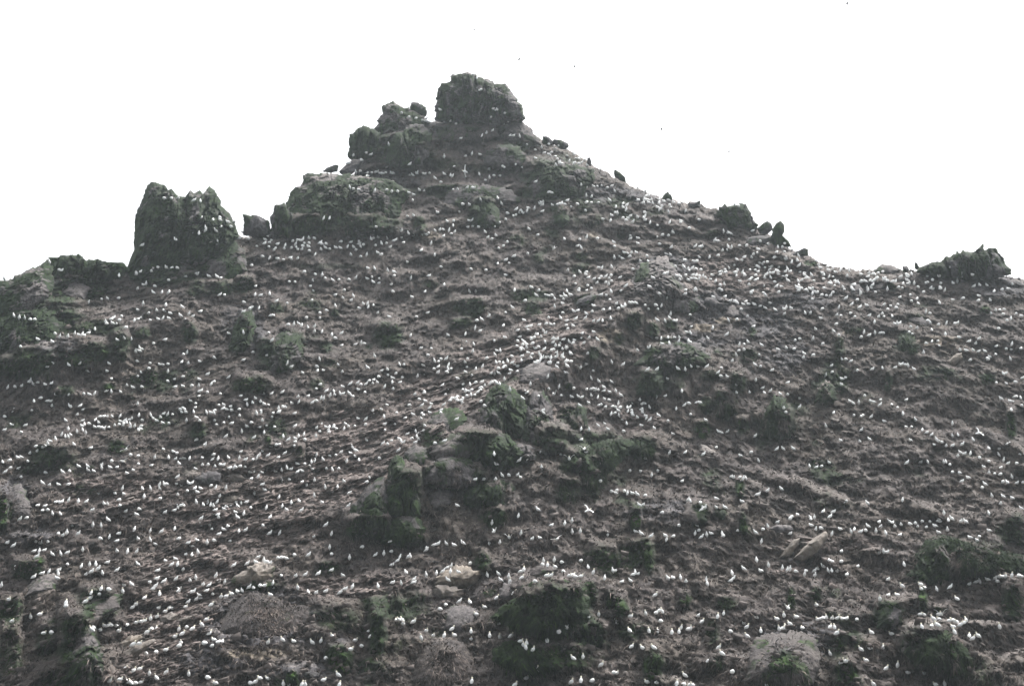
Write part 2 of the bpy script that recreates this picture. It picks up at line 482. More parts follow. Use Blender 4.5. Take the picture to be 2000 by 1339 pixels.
Yd = Yd + scree * (1.5 * stepped(PR, (0.14, 0.2, 0.75), 3, 3, 151, 0.3) + 0.8 * stepped(PR, (0.35, 0.5, 1.7), 3, 2, 155, 0.3))
Yd = Yd - 1.1 * bulge * dYdv + 1.0 * stepped(P, (0.34, 0.22, 0.17), 4, 3, 81) + 0.75 * stepped(P, (0.9, 0.6, 0.22), 3, 2, 85) + 0.7 * flute2
rid = 1 - np.abs(fbm(P, (0.5, 0.5, 0.3), 2, 65)) * 2
Yd = Yd - 0.9 * rock * (rid - 0.6)
# the crest rolls back out of sight
ds = V - vs_sky[None, :]
Yd = Yd + 5.0 * np.exp(-np.maximum(ds, 0) / 6.0)
P = point(U, V, Yd)
# sideways and vertical displacement, so the relief is not only in depth
P[..., 0] += 0.28 * fbm(P, (0.9, 0.9, 0.5), 3, 301) * smooth(0, 12, ds)
P[..., 2] += (0.22 * fbm(P, (0.8, 0.8, 1.3), 3, 311) + 0.10 * vnoise(P, (2.4, 2.4, 2.4), 317)) * smooth(0, 12, ds)
# far side of the island
NB = 16
back = []
top = P[0]
for j in range(1, NB + 1):
    q = top.copy()
    d = 95.0 * (j / NB) ** 1.5
    # keep the plan direction away from the shore
    q[:, 1] += d
    q[:, 2] = top[:, 2] - (top[:, 2] + 6.0) * (j / NB) ** 1.3
    q[:, 0] *= 1 + d / 700.0
    q += np.stack([1.2 * (j / NB) * vnoise(q, (0.2, 0.2, 0.2), 400 + i) for i in range(3)], -1)
    back.append(q)
ALL = np.concatenate((np.stack(back[::-1]), P), 0)
nr, nc = ALL.shape[:2]
idx = np.arange(nr * nc).reshape(nr, nc)
quads = np.stack((idx[:-1, :-1], idx[1:, :-1], idx[1:, 1:], idx[:-1, 1:]), -1).reshape(-1, 4)


def padrows(a):
    return np.concatenate((np.repeat(a[:1], NB, 0), a), 0)


# droppings whiten the treads below the nests
tread = smooth(0.30, 0.05, fr) * amp_here
pale = np.clip(0.5 * tread + 0.55 * smooth(0.25, 0.6, fbm(P, (0.3, 0.3, 0.3), 3, 501)) * (0.3 + 0.7 * rock), 0, 1) * (1 - green)
island = mesh_object("island_hillside", ALL.reshape(-1, 3), quads, M_GROUND,
                     attrs={"green": padrows(green), "bright": padrows(bright), "scree": padrows(scree), "rock": padrows(rock), "ochre": padrows(ochre), "pale": padrows(pale)})
tag(island, kind="structure")


def grid_depth(u, v):
    """Depth of the finished slope along (u, v), from the grid it was built on."""
    u = np.atleast_1d(np.asarray(u, float))
    v = np.atleast_1d(np.asarray(v, float))
    c = np.clip(np.interp(u, us, np.arange(len(us))), 0, len(us) - 1.001)
    ci = c.astype(int)
    out = np.empty(len(u))
    for i in range(len(u)):
        col = ci[i]
        out[i] = np.interp(v[i], V[:, col], Yd[:, col])
    return out


# the sea the island stands in
t = NT("sea_water")
pos = t.n("ShaderNodeNewGeometry").outputs['Position']
nz = t.noise(pos, 0.35, 5, 0.6)
M_SEA = t.out((0.012, 0.024, 0.028), 0.12, nz, 0.6, 0.4, 0.5)
ang = np.linspace(0, 2 * math.pi, 97)[:-1]
sv = [(0, 150, 0)]
sf = []
for k_, r_ in enumerate((60, 160, 320, 600)):
    sv += [(r_ * math.cos(a), 150 + r_ * math.sin(a), 0) for a in ang]
for i in range(96):
    j = (i + 1) % 96
    sf.append((0, 1 + i, 1 + j))
    for k_ in range(3):
        sf.append((1 + k_ * 96 + i, 1 + (k_ + 1) * 96 + i, 1 + (k_ + 1) * 96 + j, 1 + k_ * 96 + j))
sea = mesh_object("sea", sv, sf, M_SEA)
tag(sea, kind="structure")

# ------------------------------------------------------------------ crags, boulders and slabs
CRAG_P, CRAG_N, CRAG_G = [], [], []


def crag(name, label, cat, poly, T, green_a=0.5, pale_a=0.4, lean=0.6, seed=0, flute_a=0.35, bright_a=0.2, facets=9, rock_a=1.0, ochre_a=0.0,
         jag=1.6, blocky=0.0, group=None, dy=0.0, cut=(1.0, 0.0)):
    """A solid rock: its outline at true size, swelling towards and away from the sea, cut by flat facets, cracks and flutes."""
    r_ = np.random.default_rng(1000 + seed)
    if lean >= 0.35:
        T = T * 0.62
        lean = 0.36 + 0.25 * lean if green_a >= .5 else 0.5 + 0.5 * lean
        rock_a = rock_a * 0.75
    blocky *= 0.45
    if name == 'rock_outcrop' and green_a < .3:
        rock_a, pale_a, T = 0.45, pale_a * 0.1, T * 0.6
    if name == 'hanging_turf':
        green_a = min(1.0, green_a + .2)
        rock_a *= .5
    pl = np.array(poly, float)
    c = np.array(((pl[:, 0].min() + pl[:, 0].max()) / 2, (pl[:, 1].min() + pl[:, 1].max()) / 2))
    c = 0.5 * c + 0.5 * pl.mean(0)
    seg = np.roll(pl, -1, 0) - pl
    L = np.hypot(seg[:, 0], seg[:, 1])
    nth = int(np.clip(L.sum() / 1.7, 60, 520))
    s = np.linspace(0, L.sum(), nth, endpoint=False)
    cum = np.concatenate(([0], np.cumsum(L)))
    k = np.clip(np.searchsorted(cum, s, 'right') - 1, 0, len(pl) - 1)
    b = pl[k] + seg[k] * ((s - cum[k]) / np.maximum(L[k], 1e-6))[:, None]
    q = np.stack((b[:, 0] * 0.09, b[:, 1] * 0.09, np.full(nth, seed * 3.1)), -1)
    rad = np.maximum(np.hypot(*(b - c).T), 1)
    jit = 1.9 * jag * (vnoise(q, (1, 1, 1), 11) + 0.9 * np.round(1.6 * vnoise(q * 2.3, (1, 1, 1), 12)) / 1.6 + 0.5 * vnoise(q * 5, (1, 1, 1), 13))
    bj = (b - c) * np.clip(jit / rad, -0.2, 0.25)[:, None]
    size = np.hypot(*(b - c).T)
    nrho = int(np.clip(size.max() / 1.9, 10, 110))
    th = np.arctan2(b[:, 1] - c[1], b[:, 0] - c[0])
    rho_f = np.linspace(0.02, 1, nrho) ** 0.85
    rho_b = np.linspace(1, 0.05, max(6, nrho // 5))[1:]
    # facets: flat planes that envelop a low dome
    pk = np.stack((r_.uniform(-0.9, 0.9, facets), r_.uniform(-0.9, 0.9, facets)), -1)

    def profile(rho):
        px = rho[:, None] * np.cos(th)[None]
        py = rho[:, None] * np.sin(th)[None]
        h = np.full(px.shape, 9.0)
        for a in pk:
            h = np.minimum(h, 1.05 - 0.55 * (2 * (a[0] * px + a[1] * py) - a @ a))
        h = np.clip(h, 0, 1.3)
        return h * np.sqrt(np.clip(1 - rho[:, None] ** (7 if lean < 0.35 else 3), 0, 1))

    uvf = c + rho_f[:, None, None] * (b - c)[None] + (rho_f ** 5)[:, None, None] * bj[None]
    uvb = c + rho_b[:, None, None] * (b - c)[None] + (rho_b ** 5)[:, None, None] * bj[None]
    bot = pl[:, 1].max() - 3
    yb = float(Y0(c[0], bot)) + dy
    gu, gv = np.meshgrid(np.linspace(-.6, .6, 7), np.linspace(-.6, .6, 7))
    su = c[0] + gu.ravel() * np.ptp(pl[:, 0]) / 2
    sv_ = c[1] + gv.ravel() * np.ptp(pl[:, 1]) / 2
    okk = sv_ > skyline(su) + 8
    if okk.sum() > 8:
        ref = yb + lean * (Y0(su[okk], sv_[okk]) - float(Y0(c[0], bot)))
        yb += float(np.clip(np.percentile(grid_depth(su[okk], sv_[okk]) - ref, 35), -9, 1.5))
    yb_t = float(Y0(c[0], bot))
    plane = lambda uv: yb + lean * (Y0(uv[..., 0], uv[..., 1]) - yb_t)
    pf = profile(rho_f)
    yf = plane(uvf)
    pts = point(uvf[..., 0], uvf[..., 1], yf)
    w = np.clip(pf, 0, 1)
    o3 = np.array((seed * 7.7, 0, 0))
    stp = 1.0 if flute_a > 0.45 or lean < 0.35 else 0.3
    rel = (stp * stepped(pts + o3, (0.42, 0.3, 0.16), 3, 3, 700 + seed, 0.4) + (1 - stp) * fbm(pts + o3, (0.4, 0.3, 0.3), 4, 702 + seed) + stp * flute_a * 1.7 * stepped(pts + o3, (0.9, 0.6, 0.07), 2, 3, 710 + seed, 0.5)
           + (0.45 * stp) * stepped(pts + o3, (0.9, 0.9, 0.7), 3, 3, 715 + seed, 0.35) + 0.5 * fbm(pts + o3, (1.6, 1.6, 0.9), 4, 720 + seed, 0.62) - 0.5 * np.abs(fbm(pts + o3, (0.8, 0.8, 0.3), 3, 722 + seed)))
    rel = rel * (0.2 if cat in ("slab", "boulder") else 1.0)
    crack = np.abs(fbm(pts + o3, (0.5, 0.4, 0.16), 3, 725 + seed))
    cleft = np.abs(fbm(pts + o3, (0.32, 0.3, 0.05), 3, 727 + seed))
    ck = 0.12 if cat in ("slab", "boulder") else (0.12 if stp < 1 else 0.75 if lean >= 0.35 else 1.1)
    rel = rel - ck * (0.8 * smooth(0.06, 0.0, crack) + 1.7 * smooth(0.09, 0.0, cleft))
    if blocky:
        cell = np.floor(pts * np.array((1 / 1.4, 1 / 3.0, 1 / 1.9)) + 0.6 * fbm(pts, 0.3, 2, 731)[..., None] + seed)
        rel = rel + blocky * _h(cell[..., 0].astype(np.int64), cell[..., 1].astype(np.int64), cell[..., 2].astype(np.int64), 740 + seed)
    yf = yf - T * pf - rel * w * min(1.0, T / 2.0) * 1.1
    if lean >= 0.35:
        yf = yf + 0.9 * rho_f[:, None] ** 5
    fr_ = point(uvf[..., 0], uvf[..., 1], yf)
    yb2 = plane(uvb) + max(0.8, T * 0.8) * np.sqrt(1 - rho_b ** 4)[:, None]
    wob = (w * min(1.0, T / 3.0))[..., None]
    fr_ = fr_ + wob * np.stack((0.35 * fbm(fr_, 0.7, 3, 760 + seed), np.zeros(w.shape), 0.35 * fbm(fr_, 0.7, 3, 770 + seed)), -1)
    bk = point(uvb[..., 0], uvb[..., 1], yb2)
    A = np.concatenate((fr_, bk), 0)
    nr_, nc_ = A.shape[:2]
    ix = np.arange(nr_ * nc_).reshape(nr_, nc_)
    nx = np.roll(ix, -1, 1)
    qd = np.stack((ix[:-1], ix[1:], nx[1:], nx[:-1]), -1).reshape(-1, 4)
    vv = A.reshape(-1, 3)
    n0 = len(vv)
    vv = np.concatenate((vv, A[0].mean(0)[None], A[-1].mean(0)[None]))
    caps = [(n0, int(ix[0, i]), int(nx[0, i])) for i in range(nc_)] + [(n0 + 1, int(nx[-1, i]), int(ix[-1, i])) for i in range(nc_)]
    base = c_z = A[0].mean(0)
    org = np.array((A[..., 0].mean(), A[..., 1].mean(), A[..., 2].min()))
    n_g = fbm(vv + o3, (0.45, 0.45, 0.20), 4, 750 + seed, 0.62)
    # normals, roughly, to leave droppings only where a bird can sit
    gz = np.zeros(nr_ * nc_)
    dv = np.gradient(A, axis=0)
    dt = (np.roll(A, -1, 1) - np.roll(A, 1, 1)) / 2
    nn = np.cross(dv.reshape(-1, 3), dt.reshape(-1, 3))
    nn /= np.maximum(np.linalg.norm(nn, axis=1), 1e-9)[:, None]
    gz = np.abs(nn[:, 2])
    hgt = (A[..., 2].ravel() - A[..., 2].min()) / max(1e-6, np.ptp(A[..., 2]))
    g = np.append(np.zeros(0), smooth(0.34 - green_a * 1.0, 0.56 - green_a * 1.0, n_g[:-2] - 0.2 * (gz - .4)))
    g = np.clip(g * min(1, green_a * 1.6 + 0.1), 0, 1)
    pa = np.clip(pale_a * (smooth(0.35, 0.75, gz) * 0.8 + smooth(0.72, 1.0, hgt) * 0.5), 0, 1)
    ext = lambda a: np.append(a, (a[0], a[-1]))
    if cat not in ("slab", "boulder"):
        nf = fr_.shape[0] * nc_
        sel = (w.ravel() > 0.05) & (r_.uniform(0, 1, nf) < (.55 if name == 'hanging_turf' else .30 if name == 'rock_outcrop' and green_a < .3 else .08))
        CRAG_P.append(A.reshape(-1, 3)[:nf][sel])
        CRAG_N.append(np.where(nn[:nf, 1:2] > 0, -nn[:nf], nn[:nf])[sel])
        CRAG_G.append(g[:nf][sel])
    g = ext(g)
    pa = ext(pa)
    br = np.clip(bright_a * smooth(-0.1, 0.5, n_g), 0, 1) * (g > 0.3)
    faces = [tuple(map(int, f)) for f in qd] + caps
    o = mesh_object(name, vv - org, faces, M_GROUND, attrs={"green": g, "bright": br, "rock": np.full(len(vv), rock_a), "pale": pa, "ochre": np.full(len(vv), ochre_a), "scree": np.zeros(len(vv))})
    o.location = org.tolist()
    # pack the corners: flat shading past a crease
    tag(o, label, cat, group)
    return o


ROCKS = [
    # name, label, category, outline, thickness, keywords
    ("summit_crag", "huge square-topped grey crag with green face crowning the island summit", "crag",
     [(848, 236), (849, 210), (853, 185), (859, 164), (877, 160), (881, 146), (905, 141), (927, 143), (945, 152), (962, 158), (968, 164), (985, 163), (996, 174), (1004, 188), (1015, 200), (1022, 208), (1025, 230), (1015, 240), (960, 246), (900, 247)],
     5.5, dict(green_a=.52, pale_a=.5, lean=.2, blocky=1.1, flute_a=.6, bright_a=.25, jag=1.2)),
    ("rock_crag", "peaked green-grey crag left of the summit block, with small square block on its right shoulder", "crag",
     [(730, 252), (738, 235), (744, 222), (748, 205), (758, 201), (768, 197), (780, 203), (800, 213), (828, 228), (838, 242), (815, 268), (770, 275), (740, 272)],
     4, dict(green_a=.55, pale_a=.5, lean=.4, blocky=.6)),
    ("rock_block", "small green square block standing on the crag beside the summit", "boulder",
     [(801, 228), (802, 199), (812, 200), (823, 203), (832, 209), (833, 226), (828, 232), (810, 232)], 1.6, dict(green_a=.8, pale_a=.1, lean=0, jag=.8)),
    ("rock_crag", "green-topped crag with a sheer left edge above the tilted skyline slabs", "crag",
     [(677, 308), (680, 285), (683, 262), (692, 254), (710, 247), (728, 250), (742, 262), (742, 290), (735, 308), (700, 316)], 3.5, dict(green_a=.75, pale_a=.2, lean=.2, blocky=.5)),
    ("rock_slab", "dark flat slab wedged on the skyline left of the pale tilted slab", "slab",
     [(629, 335), (640, 327), (656, 321), (662, 324), (660, 336), (645, 338)], 1.0, dict(green_a=.3, pale_a=.0, lean=0, jag=.5)),
    ("rock_slab", "pale pinkish slab tilted against the left shoulder below the green-topped crag", "slab",
     [(661, 336), (675, 322), (690, 311), (710, 312), (712, 315), (700, 330), (686, 341), (668, 341)], 1.2, dict(green_a=.0, pale_a=.9, lean=.3, jag=.5)),
    ("rock_wall", "long pale-rimmed rock wall streaked with green on the left skyline shoulder", "crag",
     [(550, 462), (556, 405), (562, 385), (575, 366), (588, 362), (590, 343), (605, 339), (640, 338), (690, 341), (760, 350), (800, 372), (780, 420), (748, 460), (700, 466), (620, 468)],
     4.5, dict(green_a=.62, pale_a=.6, lean=.45, blocky=.25, flute_a=1.5)),
    ("rock_buttress", "dark lower buttress at the left foot of the pale-rimmed wall", "crag",
     [(526, 466), (530, 430), (536, 400), (541, 397), (556, 398), (572, 420), (575, 450), (565, 468)], 2.8, dict(green_a=.55, pale_a=.0, lean=.1, flute_a=.6)),
    ("rock_block", "flat-topped dark block alone in the gap between tower and wall", "boulder",
     [(475, 459), (475, 419), (488, 420), (500, 420), (514, 426), (521, 430), (527, 435), (532, 466), (500, 466)], 2.2, dict(green_a=.6, pale_a=.0, lean=.0, jag=.8)),
    ("rock_tower", "tall green rock tower with a notched top on the left skyline", "crag",
     [(246, 532), (254, 505), (262, 488), (262, 440), (265, 418), (272, 402), (282, 380), (285, 366), (298, 355), (310, 358), (323, 362), (327, 374), (335, 370), (348, 382), (362, 383), (372, 370), (380, 376), (390, 371), (396, 380), (409, 363), (421, 373), (432, 390), (433, 402), (445, 412), (455, 428), (462, 442), (468, 462), (440, 490), (390, 520), (340, 535), (290, 538)],
     6, dict(green_a=.78, pale_a=.4, lean=.3, blocky=.6, flute_a=1.3, jag=.9)),
    ("rock_crag", "low dark green crag under the tower's left foot on the skyline", "crag",
     [(95, 545), (90, 512), (98, 503), (118, 500), (140, 497), (158, 500), (168, 508), (190, 505), (210, 512), (243, 512), (252, 528), (240, 545), (170, 552)], 3, dict(green_a=.8, pale_a=.2, lean=.3, bright_a=.4)),
    ("rock_crag", "rounded green crag at the far left edge of the skyline", "crag",
     [(-30, 600), (-25, 552), (0, 548), (20, 546), (44, 532), (52, 525), (72, 522), (92, 508), (105, 530), (100, 570), (60, 610), (10, 620)], 4, dict(green_a=.6, pale_a=.45, lean=.5, blocky=.6)),
    ("rock_crag", "dark broken crag just below the summit block on the right", "crag",
     [(980, 262), (985, 245), (1000, 238), (1022, 240), (1035, 252), (1050, 268), (1058, 282), (1035, 290), (1000, 282)], 2.2, dict(green_a=.3, pale_a=.4, lean=.4, blocky=.5)),
    ("rock_slab", "dark pointed slab jutting right from the skyline under the summit", "slab",
     [(1080, 279), (1082, 272), (1095, 272), (1108, 280), (1112, 286), (1106, 292), (1092, 291)], 1.1, dict(green_a=.4, pale_a=.0, lean=0, jag=.5)),
    ("rock_slab", "small dark slab touching the left end of the jutting pointed slab", "slab",
     [(1058, 280), (1060, 266), (1070, 267), (1082, 276), (1084, 283), (1070, 286)], 1.0, dict(green_a=.6, pale_a=.0, lean=0, jag=.5)),
    ("rock_crag", "dark green overhanging crag with an orange streak on the right shoulder", "crag",
     [(1020, 385), (1035, 345), (1055, 312), (1080, 318), (1110, 322), (1140, 325), (1160, 332), (1162, 350), (1145, 365), (1138, 385), (1105, 388), (1060, 392)], 3, dict(green_a=.62, pale_a=.1, lean=.55, blocky=.7, flute_a=.8)),
    ("pointed_rock", "small upright rock at the top of the right skyline bend", "boulder", [(1146, 322), (1147, 308), (1152, 307), (1155, 314), (1155, 325)], .5, dict(green_a=.3, pale_a=0, lean=0, jag=.3)),
    ("pointed_rock", "thin leaning green rock blade on the upper right skyline", "boulder", [(1199, 345), (1200, 330), (1210, 336), (1221, 346), (1223, 357), (1210, 352)], .8, dict(green_a=.7, pale_a=0, lean=0, jag=.4)),
    ("pointed_rock", "rounded upright rock standing alone halfway down the right skyline", "boulder", [(1292, 391), (1295, 381), (1304, 374), (1312, 381), (1313, 391)], .9, dict(green_a=.45, pale_a=.1, lean=0, jag=.5)),
    ("rock_block", "square little block on the skyline left of the tilted fin crag", "boulder", [(1343, 402), (1345, 396), (1360, 394), (1368, 391), (1369, 406), (1355, 408)], .9, dict(green_a=.4, pale_a=.2, lean=0, jag=.5)),
    ("fin_crag", "tilted dark fins with a rounded green face on the right skyline", "crag",
     [(1392, 418), (1404, 406), (1416, 397), (1418, 408), (1430, 403), (1445, 398), (1458, 397), (1463, 410), (1470, 425), (1482, 440), (1480, 450), (1455, 452), (1420, 446), (1400, 432)], 2.2, dict(green_a=.55, pale_a=.3, lean=.2, blocky=.7)),
    ("pointed_rock", "left dark tooth of two standing side by side on the right skyline", "boulder", [(1478, 446), (1490, 436), (1499, 430), (1507, 437), (1508, 450), (1498, 458), (1484, 456)], 1.2, dict(green_a=.45, pale_a=0, lean=0, jag=.5)),
    ("pointed_rock", "right taller green tooth of two standing side by side on the right skyline", "boulder", [(1502, 470), (1508, 448), (1517, 436), (1524, 431), (1532, 438), (1533, 450), (1528, 462), (1540, 470), (1546, 482), (1520, 484)], 1.4, dict(green_a=.6, pale_a=0, lean=0, jag=.6)),
    ("rock_block", "dark slanted block under the left tooth rock", "boulder", [(1450, 478), (1462, 464), (1485, 460), (1505, 462), (1500, 474), (1470, 484)], 1.3, dict(green_a=.2, pale_a=.2, lean=.3, jag=.6)),
    ("pointed_rock", "dark wedge rock on the skyline right below the tooth rocks", "boulder", [(1542, 500), (1555, 491), (1573, 483), (1580, 487), (1579, 499), (1560, 503)], 1.0, dict(green_a=.3, pale_a=0, lean=0, jag=.6)),
    ("rock_crag", "serrated green crag with a sharp spike at the far right skyline", "crag",
     [(1790, 532), (1795, 522), (1815, 514), (1825, 511), (1838, 512), (1847, 500), (1850, 506), (1869, 490), (1872, 496), (1882, 488), (1885, 493), (1900, 491), (1908, 492), (1914, 482), (1921, 474), (1926, 490), (1934, 483), (1946, 486), (1958, 503), (1967, 520), (1976, 526), (1976, 536), (1940, 544), (1880, 548), (1830, 545)], 4, dict(green_a=.6, pale_a=.15, lean=.2, blocky=.6, flute_a=.6, jag=1.2)),
    ("pointed_rock", "small upright stub rock left of the serrated far right crag", "boulder", [(1786, 524), (1787, 512), (1792, 513), (1795, 522), (1792, 528)], .5, dict(green_a=.5, pale_a=0, lean=0, jag=.3)),
    ("rock_mound", "low green and grey mound in the dip of the right skyline", "boulder", [(1706, 530), (1712, 520), (1728, 516), (1745, 519), (1758, 528), (1750, 538), (1722, 538)], 1.2, dict(green_a=.5, pale_a=.4, lean=.4)),
    ("rock_mound", "rounded green knob between mound and serrated crag on the right skyline", "boulder", [(1762, 532), (1764, 521), (1772, 519), (1776, 526), (1774, 534)], .7, dict(green_a=.6, pale_a=.2, lean=.2, jag=.5)),
    ("rock_slab", "dark triangular rock with a white streaked edge below the right skyline dip", "boulder", [(1664, 576), (1668, 562), (1675, 554), (1684, 562), (1690, 572), (1680, 578)], .9, dict(green_a=.1, pale_a=.3, lean=.3, jag=.5)),
    ("rock_slab", "grey-purple hump rock right of the dark triangular rock", "boulder", [(1700, 566), (1704, 554), (1718, 550), (1732, 552), (1735, 560), (1720, 568)], 1.0, dict(green_a=.0, pale_a=.3, lean=.4)),
    ("rock_crag", "grey-purple crag with a dark green left flank in the upper middle slope", "crag",
     [(1215, 582), (1225, 558), (1240, 530), (1250, 513), (1268, 508), (1285, 500), (1300, 502), (1318, 520), (1322, 535), (1335, 560), (1338, 580), (1310, 592), (1270, 594), (1235, 590)], 3.4, dict(green_a=.22, pale_a=.45, lean=.55, blocky=.6, flute_a=.8)),
    ("rock_wedge", "dark green flank rock leaning on the left side of the grey-purple crag", "crag", [(1236, 556), (1242, 530), (1252, 514), (1266, 512), (1272, 530), (1268, 548), (1250, 558)], 2.4, dict(green_a=.85, pale_a=0, lean=.5, dy=-2.0)),
    ("rock_ledge", "blocky green-grey ledge capped by a flat dark slab, right of the grey-purple crag", "crag", [(1312, 604), (1318, 582), (1345, 574), (1370, 576), (1374, 598), (1362, 608), (1335, 612)], 1.6, dict(green_a=.45, pale_a=.4, lean=.4, blocky=.7)),
    ("rock_slab", "dark overhanging slab just right of the blocky green-grey ledge", "slab", [(1374, 592), (1380, 580), (1396, 580), (1404, 590), (1424, 594), (1410, 602), (1385, 602)], 1.1, dict(green_a=.1, pale_a=.3, lean=.3, jag=.6)),
    ("rock_ledge", "blue-grey rounded ledge below the dark overhanging slab", "boulder", [(1410, 616), (1416, 598), (1432, 594), (1447, 604), (1452, 618), (1430, 626)], 1.2, dict(green_a=.2, pale_a=.4, lean=.4)),
    ("rock_slab", "dark hollowed slab lying in the scree of the centre slope", "slab", [(1124, 596), (1130, 584), (1148, 576), (1166, 576), (1162, 586), (1145, 596)], 1.0, dict(green_a=.4, pale_a=.1, lean=.3, jag=.6)),
    ("rock_crag", "fluted green and grey crag band with birds along its top, right of centre", "crag",
     [(1240, 712), (1262, 690), (1290, 674), (1330, 668), (1365, 670), (1385, 690), (1390, 712), (1350, 722), (1300, 720)], 2.6, dict(green_a=.5, pale_a=.2, lean=.6, flute_a=1.3, blocky=.3)),
    ("rock_outcrop", "smooth grey sloping rock face above the fluted crag band", "crag", [(1388, 658), (1400, 645), (1430, 640), (1460, 644), (1462, 660), (1425, 668)], 1.0, dict(green_a=.0, pale_a=.15, lean=.7, flute_a=.5)),
    ("rock_hump", "rounded grey rock hump crowded with birds at the top of the centre ridge", "boulder",
     [(1012, 745), (1022, 722), (1040, 708), (1060, 706), (1080, 718), (1085, 735), (1070, 752), (1035, 758)], 2.4, dict(green_a=.05, pale_a=.35, lean=.55)),
    ("rock_buttress", "tall dark green buttress below the rounded grey hump", "crag",
     [(928, 830), (940, 790), (955, 760), (975, 745), (1000, 752), (1020, 775), (1040, 800), (1045, 835), (1030, 862), (990, 872), (955, 862), (945, 850)], 4, dict(green_a=.75, pale_a=.1, lean=.5, blocky=.7, flute_a=.8, bright_a=.3)),
    ("rock_block", "rounded green-stained block on the upper left of the green buttress", "boulder", [(832, 850), (835, 822), (850, 806), (880, 795), (905, 800), (915, 820), (900, 845), (870, 858)], 2.4, dict(green_a=.5, pale_a=.4, lean=.4, blocky=.4, bright_a=.4)),
    ("rock_block", "lichen grey block in the middle of the central crag", "boulder", [(838, 885), (850, 862), (885, 845), (915, 840), (935, 850), (930, 885), (895, 900), (855, 898)], 2, dict(green_a=.3, pale_a=.3, lean=.5, blocky=.6, ochre_a=.12)),
    ("rock_outcrop", "vivid green rounded face beside the dark vertical cleft", "boulder", [(928, 895), (932, 870), (945, 856), (962, 862), (970, 885), (962, 900), (940, 904)], 1.6, dict(green_a=.95, pale_a=0, lean=.5, bright_a=.8)),
    ("rock_pinnacle", "bright green pinnacle with a pale right edge on the central crag", "crag",
     [(750, 1010), (752, 960), (757, 915), (768, 892), (780, 887), (790, 900), (797, 925), (810, 955), (822, 975), (822, 1005), (800, 1020), (770, 1022)], 3.4, dict(green_a=.8, pale_a=.35, lean=.45, bright_a=.6, flute_a=.5)),
    ("rock_apron", "dark sloping apron rock at the left foot of the bright green pinnacle", "crag",
     [(672, 1018), (690, 985), (712, 955), (735, 935), (752, 932), (756, 975), (765, 1030), (790, 1052), (760, 1062), (715, 1045), (690, 1022)], 2.6, dict(green_a=.6, pale_a=.05, lean=.6, flute_a=.8)),
    ("rock_block", "pale grey block right of the bright green pinnacle", "boulder", [(830, 935), (832, 912), (848, 900), (866, 908), (878, 930), (870, 945), (845, 948)], 1.6, dict(green_a=.15, pale_a=.5, lean=.5, blocky=.4)),
    ("rock_block", "dark green stained block behind the bright green pinnacle", "boulder", [(786, 900), (792, 880), (812, 868), (835, 872), (842, 895), (830, 915), (805, 918)], 2.0, dict(green_a=.5, pale_a=.3, lean=.5, bright_a=.5)),
    ("rock_block", "grey cracked block with two birds on top under the central crag", "boulder", [(832, 990), (834, 960), (850, 952), (872, 955), (886, 962), (885, 985), (868, 1000), (845, 1000)], 1.6, dict(green_a=.15, pale_a=.3, lean=.5, blocky=.5)),
    ("hanging_turf", "dark hanging turf overhang with a row of birds on top in the centre", "overhang",
     [(903, 985), (908, 958), (925, 944), (955, 936), (985, 932), (1005, 940), (1006, 965), (1000, 1000), (985, 1010), (960, 995), (930, 992)], 2.6, dict(green_a=.6, pale_a=.1, lean=.4, flute_a=1.8, rock_a=.15)),
    ("hanging_turf", "large dark green fluted overhang with a pale rim in the lower centre", "overhang",
     [(958, 1205), (985, 1180), (1010, 1165), (1020, 1142), (1060, 1134), (1100, 1132), (1135, 1136), (1150, 1165), (1152, 1200), (1125, 1225), (1080, 1245), (1030, 1240), (995, 1222)], 2.6, dict(green_a=.8, pale_a=.25, lean=.4, flute_a=1.9, rock_a=.3, bright_a=.35)),
    ("hanging_turf", "green striped overhang low in the centre below the large fluted one", "overhang",
     [(960, 1290), (962, 1268), (985, 1252), (1020, 1248), (1050, 1262), (1075, 1285), (1090, 1305), (1050, 1318), (1000, 1312)], 3, dict(green_a=.75, pale_a=.1, lean=.5, flute_a=1.5, rock_a=.3, bright_a=.5)),
    ("hanging_turf", "broad dark fluted overhang on the right with birds strung along its foot", "overhang",
     [(1768, 1125), (1775, 1100), (1795, 1072), (1810, 1052), (1835, 1045), (1860, 1048), (1900, 1058), (1945, 1070), (2000, 1085), (2040, 1100), (2040, 1125), (1960, 1122), (1890, 1128), (1840, 1146), (1800, 1142)], 3.6, dict(green_a=.55, pale_a=.1, lean=.4, flute_a=1.9, rock_a=.35, bright_a=.05, blocky=.4)),
    ("hanging_turf", "dark fluted overhang at the bottom right below the cluster of flapping birds", "overhang",
     [(1760, 1270), (1765, 1240), (1785, 1228), (1820, 1226), (1860, 1236), (1880, 1255), (1900, 1290), (1880, 1315), (1840, 1310), (1790, 1300)], 3, dict(green_a=.5, pale_a=.15, lean=.5, flute_a=1.9, rock_a=.3)),
    ("rock_block", "dark green block with a pale top, topped by two birds, lower right", "boulder", [(1712, 1225), (1716, 1198), (1730, 1180), (1750, 1178), (1765, 1190), (1762, 1215), (1745, 1230)], 2.2, dict(green_a=.75, pale_a=.3, lean=.3, flute_a=.7)),
    ("rock_slab", "long pale-edged slab leaning with a green tip, right of centre near the bottom", "slab", [(1546, 1092), (1560, 1078), (1585, 1052), (1612, 1036), (1618, 1042), (1612, 1062), (1592, 1082), (1570, 1096)], 1.6, dict(green_a=.1, pale_a=.5, lean=.2, jag=.9, ochre_a=.6, dy=-1)),
    ("rock_slab", "shorter brown slab leaning beside the long pale-edged slab", "slab", [(1520, 1090), (1532, 1072), (1550, 1052), (1562, 1050), (1560, 1062), (1545, 1085)], 1.2, dict(green_a=.1, pale_a=.2, lean=.2, jag=.8, ochre_a=.5)),
